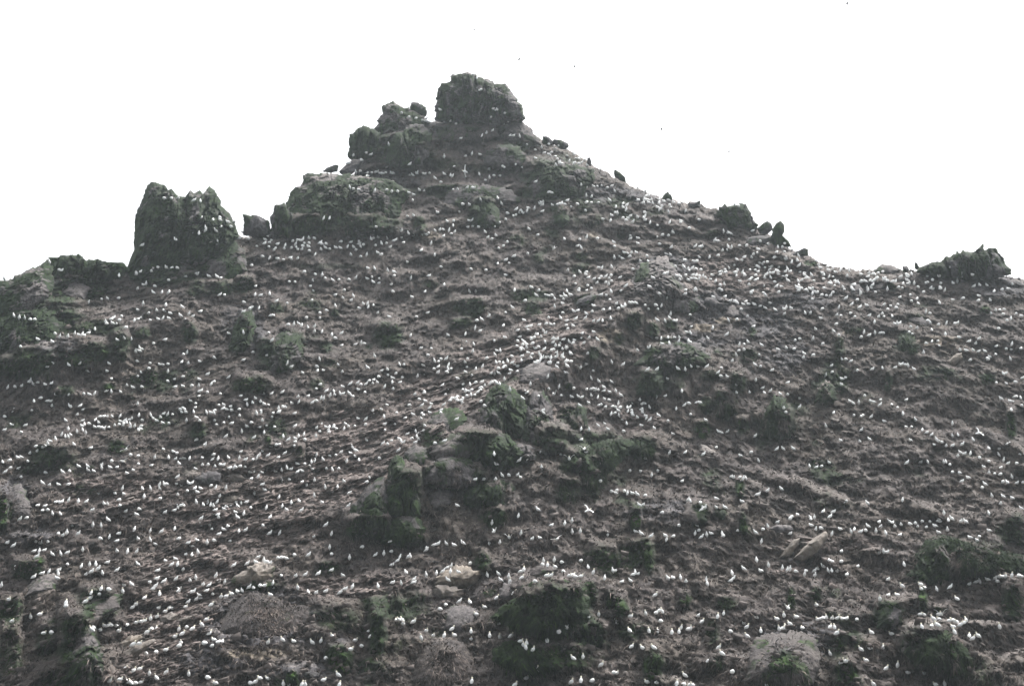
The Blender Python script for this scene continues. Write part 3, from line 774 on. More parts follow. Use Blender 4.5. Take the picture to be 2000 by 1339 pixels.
    ("boulder", "small round stone at the foot of the long leaning slab", "boulder", [(1538, 1097), (1539, 1090), (1546, 1088), (1551, 1094), (1549, 1099), (1543, 1100)], .35, dict(green_a=0, pale_a=.6, lean=0, jag=.3)),
    ("boulder", "big tan angular boulder with birds on its top in the lower centre", "boulder",
     [(846, 1140), (850, 1128), (870, 1114), (890, 1104), (912, 1104), (925, 1112), (942, 1112), (940, 1122), (930, 1140), (915, 1150), (880, 1148)], 2.4, dict(green_a=.0, pale_a=.35, lean=.2, ochre_a=.85, facets=7, flute_a=.1)),
    ("boulder", "grey-brown block tucked under the big tan angular boulder", "boulder", [(846, 1162), (848, 1145), (870, 1140), (905, 1150), (904, 1166), (888, 1174), (860, 1172)], 1.8, dict(green_a=.15, pale_a=.2, lean=.2, ochre_a=.4)),
    ("boulder", "pale olive boulder crowded with birds at its upper edge, lower left", "boulder", [(452, 1140), (458, 1126), (475, 1112), (500, 1100), (525, 1098), (534, 1108), (530, 1128), (510, 1142), (478, 1148)], 2.0, dict(green_a=.28, pale_a=.65, lean=.2, bright_a=.25, ochre_a=.7, flute_a=.1)),
    ("rock_hump", "black whale-backed rock with a row of birds above it, lower centre", "boulder", [(1030, 1122), (1036, 1110), (1052, 1104), (1075, 1104), (1092, 1112), (1080, 1120), (1060, 1126), (1045, 1132)], 1.5, dict(green_a=.3, pale_a=0, lean=.3, flute_a=.1, jag=.6, rock_a=.2)),
    ("rock_outcrop", "dark brown sloping rock panel right of the tan boulder", "crag", [(918, 1168), (926, 1148), (942, 1134), (965, 1130), (974, 1140), (965, 1165), (945, 1180)], 1.1, dict(green_a=.25, pale_a=.05, lean=.6, flute_a=.4)),
    ("rock_slab", "brown slab with two birds on its upper right, beside the fluted overhang", "slab", [(972, 1165), (980, 1142), (1000, 1136), (1010, 1148), (1005, 1165), (985, 1172)], .9, dict(green_a=.05, pale_a=.2, lean=.6)),
    ("rock_block", "square dark block under the long flat ledge below the tan boulder", "boulder", [(858, 1232), (860, 1196), (885, 1182), (920, 1180), (935, 1192), (930, 1215), (915, 1238), (885, 1242)], 1.8, dict(green_a=.3, pale_a=.25, lean=.35, flute_a=.5)),
    ("rock_outcrop", "big grey rounded rock face at the bottom, left of the green striped overhang", "crag",
     [(800, 1335), (808, 1290), (825, 1258), (845, 1246), (880, 1246), (905, 1255), (920, 1280), (925, 1310), (900, 1335), (850, 1342)], 3, dict(green_a=.05, pale_a=.3, lean=.55, flute_a=.4)),
    ("rock_outcrop", "broad smooth grey rock face in the lower left middle", "crag",
     [(420, 1235), (440, 1190), (470, 1160), (500, 1152), (530, 1160), (560, 1180), (620, 1182), (632, 1210), (600, 1240), (540, 1250), (470, 1250)], 2.6, dict(green_a=.15, pale_a=.2, lean=.65, flute_a=.4, blocky=.3)),
    ("rock_crag", "purple-grey crag with birds on its crest, bottom right of centre", "crag",
     [(1455, 1330), (1462, 1280), (1475, 1245), (1500, 1236), (1560, 1232), (1595, 1245), (1605, 1290), (1590, 1335), (1520, 1345)], 2.2, dict(green_a=.28, pale_a=.1, lean=.65, flute_a=.44, bright_a=.5, rock_a=.6)),
    ("rock_slab", "long thin slab slanting up in the lower left scree", "slab", [(217, 1298), (232, 1280), (262, 1258), (300, 1246), (305, 1250), (280, 1272), (245, 1296), (222, 1304)], 1.1, dict(green_a=.0, pale_a=.25, lean=.3, jag=.7, ochre_a=.5)),
    ("rock_slab", "ochre rounded slab above the long thin slanting slab", "slab", [(226, 1268), (235, 1254), (255, 1242), (278, 1238), (272, 1252), (245, 1270)], 1.0, dict(green_a=.1, pale_a=.3, lean=.3, ochre_a=.7)),
    ("rock_slab", "flat dark-bottomed slab beneath a line of birds in the lower left scree", "slab", [(308, 1215), (316, 1202), (335, 1194), (348, 1200), (342, 1212), (320, 1224)], .9, dict(green_a=.1, pale_a=.45, lean=.2, jag=.6, ochre_a=.4)),
    ("rock_slab", "lens-shaped grey slab jutting out right of the dark-bottomed slab", "slab", [(344, 1214), (352, 1206), (380, 1200), (378, 1208), (358, 1216)], .7, dict(green_a=.0, pale_a=.5, lean=.2, jag=.5, ochre_a=.45)),
    ("rock_slab", "jutting grey slab casting a dark hollow in the left scree", "slab", [(440, 930), (452, 922), (470, 926), (482, 934), (478, 942), (455, 944)], .9, dict(green_a=.1, pale_a=.45, lean=.2, jag=.6, ochre_a=.4)),
    ("rock_block", "dark block in the left scree, left of the jutting grey slab", "boulder", [(375, 935), (382, 926), (410, 920), (432, 924), (430, 940), (405, 948), (382, 946)], 1.2, dict(green_a=.1, pale_a=.1, lean=.3)),
    ("rock_slab", "tan plate lying in the left scree with birds just above", "slab", [(432, 978), (440, 968), (462, 966), (474, 972), (460, 980), (442, 984)], .6, dict(green_a=.0, pale_a=.3, lean=.3, ochre_a=.7, jag=.5)),
    ("rock_cone", "smooth purple cone-shaped rock with a green left side at the left edge", "crag", [(-12, 1030), (-5, 985), (10, 955), (28, 945), (42, 945), (52, 965), (62, 990), (58, 1010), (30, 1020)], 2.4, dict(green_a=.25, pale_a=.2, lean=.45, flute_a=.3, bright_a=.6)),
    ("rock_slab", "pale flat stone above a small dark crack, right of the centre", "slab", [(1364, 880), (1368, 866), (1378, 868), (1392, 876), (1404, 884), (1402, 894), (1385, 890)], .8, dict(green_a=.1, pale_a=.8, lean=.4, jag=.5, ochre_a=.2)),
    ("rock_hump", "dark striped hump with birds on it, right of centre", "boulder", [(1330, 1005), (1338, 985), (1350, 978), (1368, 985), (1380, 998), (1382, 1018), (1362, 1026), (1342, 1018)], 1.6, dict(green_a=.4, pale_a=.1, lean=.4, flute_a=.8, rock_a=.4)),
    ("rock_block", "small green-faced block with one bird on top, right of the dark striped hump", "boulder", [(1402, 1012), (1404, 998), (1414, 994), (1420, 1002), (1418, 1014), (1410, 1018)], .8, dict(green_a=.8, pale_a=.2, lean=.2, jag=.5)),
    ("rock_slab", "stack of thin flat plates beside birds, above the leaning slabs", "slab", [(1502, 1032), (1515, 1024), (1545, 1026), (1550, 1034), (1535, 1040), (1512, 1042)], .8, dict(green_a=.05, pale_a=.4, lean=.2, jag=.6)),
    ("rock_wedge", "pointed tan wedge rock with a dark underside on the right slope", "slab", [(1836, 716), (1848, 706), (1868, 690), (1878, 688), (1880, 698), (1866, 712), (1846, 719)], 1.0, dict(green_a=.15, pale_a=.3, lean=.2, ochre_a=.6, jag=.5)),
    ("rock_crag", "dark curved rock band on the upper right slope", "crag", [(1768, 622), (1785, 612), (1805, 618), (1815, 632), (1808, 644), (1790, 636)], 1.4, dict(green_a=.25, pale_a=.0, lean=.4)),
    ("rock_slab", "bare pale slab slope with parallel cracks beside the left skyline crag", "crag", [(120, 575), (122, 548), (132, 535), (155, 545), (178, 562), (165, 585), (140, 585)], 1.6, dict(green_a=.0, pale_a=.35, lean=.6, flute_a=.3)),
    ("rock_mound", "dark green mound with pale top and birds, far lower left", "boulder", [(40, 1170), (55, 1140), (80, 1122), (105, 1120), (116, 1135), (112, 1150), (85, 1160)], 2, dict(green_a=.35, pale_a=.45, lean=.5)),
    ("rock_buttress", "dark green rib running down under the bird cluster at lower left", "crag", [(125, 1335), (135, 1280), (150, 1238), (172, 1226), (190, 1240), (200, 1275), (205, 1320), (180, 1345)], 3, dict(green_a=.55, pale_a=.2, lean=.6, flute_a=.8)),
    ("rock_hump", "rounded brown hump with a line of four birds on its crest, left", "boulder", [(150, 1212), (160, 1180), (180, 1166), (215, 1155), (240, 1160), (235, 1185), (205, 1205), (180, 1225)], 2.2, dict(green_a=.45, pale_a=.1, lean=.6, rock_a=.4)),
]
ROCKS += [
    ("rock_crag", "dark face below the peaked crag, left of the summit block", "crag", [(752, 322), (758, 285), (772, 262), (800, 246), (828, 244), (842, 262), (840, 300), (822, 326), (785, 332)], 4, dict(green_a=.6, pale_a=.05, lean=.4, flute_a=.8)),
    ("rock_outcrop", "purple-grey outcrop directly under the summit block", "crag", [(842, 268), (852, 242), (890, 240), (935, 236), (972, 246), (975, 266), (930, 276), (880, 280)], 3, dict(green_a=.2, pale_a=.4, lean=.4)),
    ("rock_outcrop", "dark outcrop in the slope right below the summit block", "crag", [(942, 322), (950, 295), (975, 282), (1010, 286), (1030, 302), (1020, 325), (980, 334)], 3, dict(green_a=.5, pale_a=.1, lean=.45)),
    ("rock_outcrop", "dark band of rock with birds above it in the upper middle", "crag", [(862, 402), (872, 375), (905, 360), (955, 362), (1000, 372), (1018, 395), (960, 405), (905, 410)], 3, dict(green_a=.5, pale_a=.1, lean=.5)),
    ("rock_outcrop", "green-black conical outcrop in the upper middle slope", "crag", [(920, 440), (928, 408), (942, 390), (962, 392), (974, 415), (978, 442), (950, 450)], 2.8, dict(green_a=.75, pale_a=.1, lean=.4)),
    ("rock_outcrop", "small green outcrop below the overhanging right shoulder crag", "crag", [(1080, 438), (1084, 415), (1098, 402), (1110, 412), (1116, 434), (1098, 444)], 2.0, dict(green_a=.8, pale_a=.0, lean=.4)),
    ("rock_wall", "dark green sea-cliff wall at the far left edge", "crag", [(-40, 700), (-40, 612), (10, 590), (50, 585), (90, 600), (120, 630), (118, 665), (70, 690), (20, 705)], 5, dict(green_a=.7, pale_a=.1, lean=.5, flute_a=1.0)),
    ("rock_buttress", "dark buttress at the foot of the notched rock tower", "crag", [(250, 545), (262, 505), (300, 480), (345, 470), (378, 478), (385, 510), (370, 538), (310, 552)], 3.4, dict(green_a=.6, pale_a=.05, lean=.5, flute_a=1.0)),
    ("rock_buttress", "green shoulder right of the notched tower, above the gap", "crag", [(392, 540), (398, 500), (420, 475), (455, 468), (478, 490), (485, 530), (450, 552)], 3.0, dict(green_a=.6, pale_a=.15, lean=.6)),
    ("rock_outcrop", "black-green outcrop on the left middle slope below a curved ledge", "crag", [(505, 735), (512, 695), (530, 662), (560, 645), (588, 655), (592, 690), (570, 725), (535, 742)], 3.6, dict(green_a=.7, pale_a=.1, lean=.5, flute_a=1.0)),
    ("rock_outcrop", "narrow dark outcrop left of the black-green outcrop", "crag", [(442, 690), (455, 645), (468, 615), (492, 605), (500, 640), (488, 680), (462, 700)], 3, dict(green_a=.65, pale_a=.1, lean=.5, flute_a=1.0)),
    ("rock_outcrop", "dark cleft face in the heart of the central crag", "crag", [(905, 905), (918, 865), (940, 835), (975, 840), (1010, 865), (1040, 870), (1050, 895), (1010, 915), (955, 925)], 3.4, dict(green_a=.6, pale_a=.1, lean=.5, flute_a=1.0)),
    ("rock_outcrop", "grey-green stepped face between the pinnacle and the dark cleft", "crag", [(832, 925), (845, 900), (880, 888), (920, 895), (940, 920), (930, 948), (890, 955), (850, 950)], 2.8, dict(green_a=.4, pale_a=.2, lean=.5)),
    ("rock_outcrop", "dark mossy face under the bright green pinnacle", "crag", [(742, 1062), (755, 1025), (780, 1005), (815, 1005), (835, 1030), (822, 1058), (780, 1070)], 2.6, dict(green_a=.75, pale_a=.05, lean=.5, bright_a=.3)),
    ("rock_outcrop", "cracked grey flank right of the tall green buttress", "crag", [(1020, 860), (1026, 800), (1040, 765), (1062, 760), (1078, 790), (1082, 830), (1070, 865), (1045, 875)], 2.8, dict(green_a=.4, pale_a=.15, lean=.55, flute_a=.9)),
    ("hanging_turf", "dark combed turf overhang right of the central crag", "overhang", [(1105, 850), (1112, 812), (1130, 790), (1145, 800), (1150, 835), (1132, 862)], 2.4, dict(green_a=.6, pale_a=.0, lean=.5, flute_a=1.4, rock_a=.2)),
    ("hanging_turf", "dark swept turf hollow below the combed turf overhang", "overhang", [(1125, 940), (1135, 890), (1165, 865), (1210, 852), (1240, 866), (1215, 900), (1175, 935), (1148, 955)], 2.6, dict(green_a=.6, pale_a=.0, lean=.6, flute_a=1.4, rock_a=.2)),
    ("hanging_turf", "round dark turf clump on the right middle slope", "overhang", [(1218, 885), (1228, 858), (1255, 848), (1280, 860), (1282, 885), (1252, 898)], 2.2, dict(green_a=.65, pale_a=.0, lean=.55, flute_a=1.2, rock_a=.2)),
    ("hanging_turf", "dark turf bluff with birds along its rim, right of centre", "overhang", [(1242, 772), (1248, 745), (1268, 730), (1292, 736), (1298, 760), (1280, 776)], 2.4, dict(green_a=.65, pale_a=.0, lean=.5, flute_a=1.3, rock_a=.2)),
    ("hanging_turf", "tall dark turf bluff on the right middle slope", "overhang", [(1490, 850), (1495, 800), (1512, 772), (1535, 778), (1548, 815), (1545, 850), (1518, 862)], 2.6, dict(green_a=.6, pale_a=.0, lean=.55, flute_a=1.3, rock_a=.2)),
    ("hanging_turf", "dark turf bluff left of the tall one on the right slope", "overhang", [(1398, 815), (1402, 775), (1420, 755), (1438, 770), (1440, 805), (1420, 822)], 2.4, dict(green_a=.5, pale_a=.0, lean=.55, flute_a=1.3, rock_a=.2)),
    ("hanging_turf", "rounded turf bluff with green cap on the far right slope", "overhang", [(1592, 785), (1596, 758), (1612, 742), (1630, 755), (1634, 780), (1612, 792)], 2.2, dict(green_a=.4, pale_a=.0, lean=.5, flute_a=1.2, rock_a=.2)),
    ("hanging_turf", "black-green outcrop with white birds on top on the upper right slope", "overhang", [(1750, 690), (1755, 655), (1770, 642), (1788, 660), (1794, 688), (1772, 698)], 2.2, dict(green_a=.7, pale_a=.1, lean=.5, flute_a=1.0, rock_a=.3)),
]
for i_, (nm, lab, cat, poly, T, kw) in enumerate(ROCKS):
    crag(nm, lab, cat, poly, T, seed=i_, **kw)

BIRDS = """
@0,1071
330,20r 380,18 428,12 355,75d 510,48l 590,48 655,38d 805,5 152,172 325,272d 405,240d 475,222u 570,205d 565,240 560,285l 655,155 792,168u 872,152u 932,150u 1045,132d 955,192d 835,250d 888,222d 998,238u 1143,22 1242,28u 1332,25d 1345,145l 1615,115 1715,97 1672,152d 1732,152u 1812,55 1873,57 1930,32u 1140,205d 1200,187d 1535,212d 1785,200d 1528,290d 1597,315d 1715,290d 1455,328 1515,360d 1490,390d 1555,442u 1210,357 1283,342l 985,392u 1062,400 1195,415u 888,430u 968,445 878,478d 830,515d 1855,310d 1910,278u 1980,350d 1738,405w 1885,415d 1845,440d 1945,450 1915,490d 1955,480 1408,475d 1302,488 1325,540d 1290,570d 1833,515d 1808,565d 82,492d 640,530u 640,560 10,355 295,662u 383,640d 113,708d 422,822 502,820 1545,575d 1650,580 1680,578 1610,610d 1530,660d 1468,680u 1410,700d 1325,720 1375,710 1240,745 1135,708 1135,750 1048,745 1085,745 1020,750 912,772 895,790 975,790 1155,800d 1430,815d 1480,785 1525,780u 1745,785u 1825,765 1875,780d 1775,828d 1705,858d 1970,740l 1765,915 1745,950 1293,935d 1355,925d 1425,1025 1520,1010 1615,985d 1225,1168d 1295,1190d 1360,1170d 1455,1212u 1618,1205d 1840,1220u 1065,1285d 1165,1275d 1230,1290 1275,1308 1320,1310 1370,1300d 1475,1255 1525,1260 1992,925
@400,1071
280,158d 412,140d 518,80d 575,110u 600,130 635,140 500,130 720,90 752,88 797,90 877,62 1010,58d 1237,52 1412,85u 1665,55d 1748,45u 1820,25 1905,75 1880,112 1988,75d 1825,155d 1965,228 105,265d 130,315d 193,322 40,350d 15,408d 78,440 155,468 205,462d 262,435 320,415 363,405 430,370d 475,380 540,362 580,358d 662,335u 668,378 745,262 885,265d 980,247d 1107,240d 1235,205d 1350,260 905,380u 1010,420l 1085,428d 1178,412d 1320,425d 1367,392d 1440,370 1690,365 1832,328d 1917,335u 643,448l 58,545d 12,690d 40,825d 90,885 125,910 165,905 68,950 5,920 615,912d 760,885l 870,900l 1050,912l 1133,898u 1248,852l 1465,895d 1603,798d 1617,850d 1532,950 1420,982d 1870,695 1895,690 1930,690 1935,732 1182,1070 30,1260 105,1310l 540,1260 490,1300d 450,1315 617,1265l 765,1318u 818,1330 945,1330 978,1325 1157,1278d 1305,1230l 1312,1330
@800,1071
162,10d 5,70u 590,145 365,182d 408,165u 322,218d 262,235 398,218u 480,225l 162,255 375,300l 40,295d 38,330d 757,255u 868,240l 890,298l 967,268u 980,320u 1085,220d 1115,205u 1092,282d 1227,320 1308,115u 1300,158 1347,160u 1413,108u 1423,178l 1488,132 1502,225 1380,258d 1335,262 1558,262 1590,255 1620,270l 1672,265d 1672,118 1745,178 1795,232u 1905,285u 1985,212u 850,480d 1018,432d 485,510d 588,518 352,548 300,590 735,568l 655,640l 878,722d 35,712d 160,800 412,780d 228,845 337,848u 440,843 112,872 600,805u 600,880 782,848u 882,860 987,850d 1080,900 1143,920u 1133,965u 1110,935 1203,982d 1343,898u 1455,815 1535,765w 1697,675 1750,660 1847,638u 1600,1065l 1693,1052u 1868,1135d 1255,1175u 1137,1262d 607,1295u 1025,1330 1577,1300d 1673,1288u 1780,1290 1990,1210
@1200,1071
5,212 70,320d 160,308l 183,250d 205,225u 228,242 527,290l 575,283 647,278u 700,318 897,300u 908,340u 1150,238u 1160,285d 1135,310d 1265,190l 1390,108u 1435,215l 1507,158u 1642,185u 1690,205 1718,195u 1775,220 1860,245u 1872,215 1955,208d 1958,260 1990,190u 397,452d 155,658d 305,630u 437,600 468,610 405,625 455,708 15,685 25,715u 150,798l 338,802u 423,802u 562,818u 632,808u 653,768 717,785 745,780u 825,650d 857,712d 1010,662 1068,630u 1137,808 1270,725 1290,765d 1300,852l 1387,662l 1432,800u 1590,682l 1657,650u 1700,570w 1782,662 1717,728l 1838,772 1610,780 1640,775 1668,765u 1975,550 1988,690 167,952d 278,968l 388,965l 1018,960d 1055,1022l 918,1092d 1150,1205 692,1235l 322,1300l 412,1305 20,1210 610,1320u 675,1325 735,1330 765,1332 1490,1325 1798,1325u
@1600,1071
217,25 585,40d 632,28 660,30 100,112 130,122 213,128 42,168l 378,168 832,152u 90,210 125,212 178,218 270,252 672,297 815,362l 595,488u 675,450 767,450 995,345 1030,380 1000,390 1150,392u 1280,372d 1467,342d 1532,322 1570,318u 1648,298 1718,288 1745,320 1765,275 1790,272 1822,268 1885,262u 1955,265 1978,268 1350,487l 12,682 40,680 70,670u 128,678 178,678d 230,680 265,680 370,692 107,762 152,765u 172,822d 515,815l 710,828l 412,980l 500,968l 628,960u 108,1020 218,1105d 258,1098 462,1090l 655,1165d 770,1138u 870,1205l 1035,1215l 533,1318l 1140,1322 1228,1318u 982,640d 1027,642 1120,685 1175,685 1195,635w 1165,640 1270,700 1310,698 1345,715 1380,740d 1410,720d 1437,692u 1100,750d 1160,745l 1005,762u 1313,760l 1325,815u 1467,848 1500,875 1558,848l 1765,762u
@0,803
45,50 752,30 640,85l 113,128 245,135d 40,180 208,200 665,168 800,140 805,180 750,195 835,205 930,82 975,50 1010,45 1045,50 1095,48 1170,45 925,150 955,150 985,155 1015,158 1060,152 1120,138 1165,125 1200,135 1235,105l 1215,85 1205,115 1355,38u 1390,85 1470,32 1495,65 1530,88 1568,55 1590,110 1595,22 1650,118 1635,28 1685,28 1818,88 1920,60 1950,90 1775,5 1815,5 1890,3 600,222 635,240 690,230 665,245 540,265 490,288 465,315 440,335 415,350 350,342 360,385 290,408 175,450 210,445 270,485 25,492 92,478 48,585d 100,552 178,555 205,640 720,318 882,355 1230,368f 1275,425 1348,435 1510,445 1595,368 1645,450 1695,390 1725,405 1712,465 1770,455 1798,455 1850,455 1920,272 1995,325 1975,450 1748,505 1975,522 1912,558 768,535 855,530 860,570 915,580 990,520 990,548 1090,485 1075,545 1140,542 1195,487f 1350,512 1475,525 1240,600 1300,570 445,597 610,588 678,582 415,697 480,717 572,712 665,670 668,712 1730,635d 1722,705 1772,718 1840,695 1870,695 1555,712 1600,708 1628,708 1560,750 1467,750 1390,750l 1193,752u 1208,803 1120,793 952,800 1405,828u 1562,848 1733,812 1830,775 1900,748 1928,785 1960,750 540,882 580,885 598,880 668,868 762,875u 840,875 365,917 437,920 412,965 465,962 510,995 588,997l 190,1048d 258,1038 898,962d 1015,900 1048,903 1160,865 1172,917 1225,975d 1360,952 1335,1003 1608,985d 1700,962 1735,930 1765,915 1795,918 1915,882 1985,908 1055,1055 903,1108u 985,1113 705,1113 568,1190 610,1208 650,1180u 760,1192d 1065,1225u 980,1240 1158,1190d 1310,1150u 1465,1163u 1573,1170d 1703,1142u 1960,1045 1960,1105 1745,1243 1925,1255 1138,1263 1350,1243 1465,1250 1518,1293 1835,1280 1870,1310 68,1280d 128,1305d 350,1270 390,1285 420,1275 465,1272
@400,803
340,42 235,58 185,108 260,115 95,90 115,130 15,10 60,10 90,12 505,15 550,8 665,15 655,55 720,8 875,18 560,88 455,110 410,143 535,150 600,138 683,150 360,193 578,203 203,243d 478,252d 880,138 1130,125 1090,160 1122,195 1185,148 1215,150 1205,180 1210,205 1260,140 1285,165 1255,155 1375,120 1405,145 1360,165 1465,140 1568,132 1498,68l 1570,75d 1645,10 1750,50 1755,122 1955,62 1857,122 1760,180 765,242u 813,275d 915,235u 968,220u 1085,237u 885,265 880,295 978,278 880,338 645,338 695,328 722,320 5,325 347,392d 560,385l 615,428d 780,405d 717,445 335,455 395,470 230,445 85,420 75,465d 128,460u 30,520 100,535 150,518 178,520 240,550 285,548 305,545 343,535 385,538 525,430d 505,455 470,470 440,590 470,590 560,595 520,632 453,655 690,583 750,573 800,548 838,560 905,510 975,513 1040,488 1072,478 1025,530 1048,560 905,585 952,578 1090,423u 1155,470 1215,425l 1280,425 1328,397d 1440,348 1465,372 1480,385 1425,405 1475,437 1505,473 1385,485u 1580,280 1737,310d 1785,322 1822,288 1900,265 1915,285 1940,298 1978,220 1890,378d 1707,458 1190,558 1245,565 1308,560 1605,650 1580,690 748,668 825,663 948,685d 993,715u 1070,670u 1360,683 1175,740u 1293,740u 1240,778 1410,795d 1068,820u 722,838u 843,887u 920,870 1148,887 1400,922d 600,938u 755,920 800,960 940,965d 635,1030 60,725 105,740 205,748u 560,712d 585,765 488,765u 482,795u 260,797d 143,825 25,885u 55,910 85,920 120,880 100,960 125,1005 135,1033 190,915 210,930 190,950 250,915 310,890 350,888 320,920 405,882d 300,980l 318,1030l 380,995u 448,940 45,1107 68,1145 225,1118 185,1150 135,1195d 330,1170u 395,1155d 568,1113 630,1187d 730,1187u 1180,1105d 1060,1225 1237,1192u 20,1278 93,1260 243,1263 1218,1325 1535,1322 1815,1260d
@800,803
35,30 120,20 135,35 200,10 115,70 150,140 60,190 95,210 140,185 70,240 20,265 55,300d 90,270 458,75 250,312 340,287d 305,12 1310,12l 825,415u 848,512 1070,475 1150,455u 1270,395 1478,420 1290,547u 640,663d 725,660 840,663 905,622 970,622 1055,618 1085,640 265,728 390,737 467,915 1675,172u 1752,177u 1843,135l 1905,120 1938,172l 1673,275d 1560,460w 1705,365w 1720,395 1860,682 1975,783 1255,955l 1063,1017 805,1085u 1383,1108d 1515,1090u 1585,1070u 1588,1175u 1667,1168u 1935,1195u 1088,1185u 820,1165w 975,1225w 780,1280u 880,1278 1195,1243d 1273,1230l 1440,1250f 1740,965f 235,1300d 275,1290d 360,1290l 437,1302l 522,1280l 165,1332
@1200,803
170,10 305,40l 432,35l 275,8 85,75d 345,80 523,95 265,135l 390,158l 575,217l 745,30 895,82l 1675,10 1020,195l 1050,205l 1105,195d 1375,238 995,350 1587,363 1650,360 1750,360l 1233,428 1335,400 870,415d 693,395d 537,403 300,452l 150,580 260,582 365,620 427,582 660,678 1410,478 1908,530u 1972,542 15,795 22,770 100,778 128,798 178,797 225,808l 300,820 1140,635 1165,645 1225,640d 1285,650u 1260,655 720,862 740,870 840,888 1000,850l 865,935 885,940 850,955d 995,935 1083,935l 1250,878l 245,910l 278,910 465,985 1495,770d 1410,805d 1390,810 1632,750l 630,1115 805,1103l 825,1160 790,1188 903,1200u 948,1188 850,1223d 500,1208 510,1250 575,1217 358,1215 212,1172l 265,1190l 1063,1215 1055,1195u 1213,1157 1380,1178 1453,1152 1500,1120u 1590,1080d 1437,1268u 1715,1190 1715,1050 1728,1030 1790,1005 1915,1030 1955,1030u 1920,1050 1925,1108 1970,1148u
@1600,803
142,10 340,38 410,50 430,35 508,50d 640,95l 820,20u 945,82 68,138l 850,150 905,150 412,177d 1008,178 1050,203 1100,223d 1148,272l 1165,288 1200,300 1240,335 1125,323 1303,332 1398,318d 213,282 400,292 495,268l 895,280l 1303,118u 1303,235u 1357,225u 1505,275 1555,205f 1660,358 1758,362 1845,315d 1382,395l 1420,410 1480,410 1355,433 1758,422 1570,453 1660,483 1805,470 1845,505 1932,507 1970,415 22,535 100,498 858,498d 990,492 1062,490u 1218,490 1240,487u 1278,520 1610,538 1775,548 1302,592 1375,600 1660,597 1715,607 1770,612 1460,645l 1393,678 1885,635u 1795,688 1840,688 1930,698 1990,695 1623,705l 1595,745 1690,822l 1800,825l 1890,845 1773,898 1978,942l 240,882 265,880 473,892l 817,862u 1658,990u 40,970 138,978 107,1023d 1220,990 1175,1050 1165,1065 1180,1072 1265,1060 1298,1043l 1435,1072 1385,1070 585,1077 688,1068 715,1080 480,1113l 600,1125 740,1123 803,1103 890,1098 940,1092 962,1123 1008,1072 1083,1073 1047,1127 1135,1115 20,1140 127,1195u 208,1145 313,1172u 345,1148 403,1173 457,1165 557,1165 652,1187u 788,1203d 1170,1178l 1255,1155 1665,1163l 1478,1228l 1567,1222 1545,1255l
@0,535
1160,15 1330,5 1425,95 1400,105 1340,145 1512,120 1645,62 1808,22 1925,5 1497,182l 1580,178 1650,170 1640,185 1395,292 1345,350 1618,303 1780,320 1955,365 1530,355 1605,358 1662,382l 1450,383 1762,405l 1842,388 1880,412 1813,445 1590,432 1545,440 1650,432 1467,452 1375,425 1345,440 1310,455 1187,415 1105,425 1085,440 1162,453 1030,465 1040,485 1100,480 1130,485 1225,525 990,247 1050,240 1157,238 855,285 133,408 185,425 238,428 292,445 335,445 370,637l 200,710 538,585 582,605 660,612 510,660 728,580 770,593 800,590 820,600 860,575 875,548 925,537 1145,643 1212,628 1280,632u 1500,678 1610,640 1360,715 1340,740 1385,730 1365,750 1325,760 1825,765 1790,785 1338,853 1465,870 1385,960 1455,922 1560,880 1590,885 1640,880 1773,857 1835,870 1950,850 1638,947 515,868 460,902 670,885 772,872 852,942l 1065,872 1045,945 1085,1020 1345,995 1705,1025 1785,1002 1638,1048 1708,1100 1785,1093 1948,1025 1940,1088 1875,1090 1960,1135 1945,1145 1940,1190 280,1050 325,1072 295,1040 370,1057 440,1075 500,1062 72,1105 145,1100 208,1090 1240,1085 1297,1103 1385,1100 1040,1135 1085,1145 1177,1150 545,1175 672,1178 818,1170 873,1173 922,1165 395,1210 330,1240 460,1235 490,1238 505,1285 680,1285l 690,1295 780,1282 813,1320 1343,1268 1860,1235 1910,1262 1780,1305 1800,1315 1760,1320 1905,1300 125,1330 310,1330
@400,535
40,22 120,28 155,40 495,118 145,200 190,203 490,205 543,208 632,195 700,262 803,288 382,278 455,325 440,340 375,368 528,333 643,405 672,405 825,75 880,78 1030,118 1058,65 1080,5 1145,12 1175,42 1250,62 1310,58 1410,57 1473,40 1588,45 1630,28 1645,78 1700,88 1707,45 1850,18 1820,103 1838,172 1060,168 1045,255 1272,205 1362,160 1350,235 1450,215 1425,262 1275,310 1190,357 1125,382 1120,432 990,430 1510,335 1548,293 1588,290 1595,325 1645,303 1687,380 1803,420l 812,497 868,492 918,485 945,502 1008,527 1070,513 1070,562 1145,562 1240,592u 1275,628 1333,577 1335,695 1470,687d 1527,678 1562,678 1800,533 375,573u 625,575 655,648d 235,580 470,765 603,793 375,838 88,812 803,872 842,905d 957,965 1095,905 1100,942 1157,938 1120,828 1302,885 1342,955 1660,803 1590,912 25,977 230,1005d 90,1050 62,1073 25,1153 152,1168 350,1187 575,1163 650,1163 755,1150d 495,1210 543,1245 397,1228 467,1253 412,1273 580,1268 620,1275 910,1197 918,1245 853,1262 1008,1188 1050,1250 1093,1237 1135,1208 1160,1213 1222,1185 1268,1178 1260,1140 1187,1137 1088,1120 1128,1075 1320,1163 1348,1165 1410,1158 1425,1175 1448,1193 1348,1097 1420,1070d 1500,1125 1490,1062 1523,1077 1572,1072 1563,1155 1648,1030 1700,1003 1685,1055 1640,1065 1605,1040 1785,930 1725,942 1865,970 1790,985 1835,1013 1830,1052 1905,1055 1930,1012 1755,1100 1838,1123 1945,885 1902,880 1780,1278 1725,1318 1640,1330 1990,1280 135,1278 185,1272 250,1290 175,1310 215,1320 262,1328 335,1318 95,1330 545,1330 720,1305 765,1295 790,1300 725,1335
@800,535
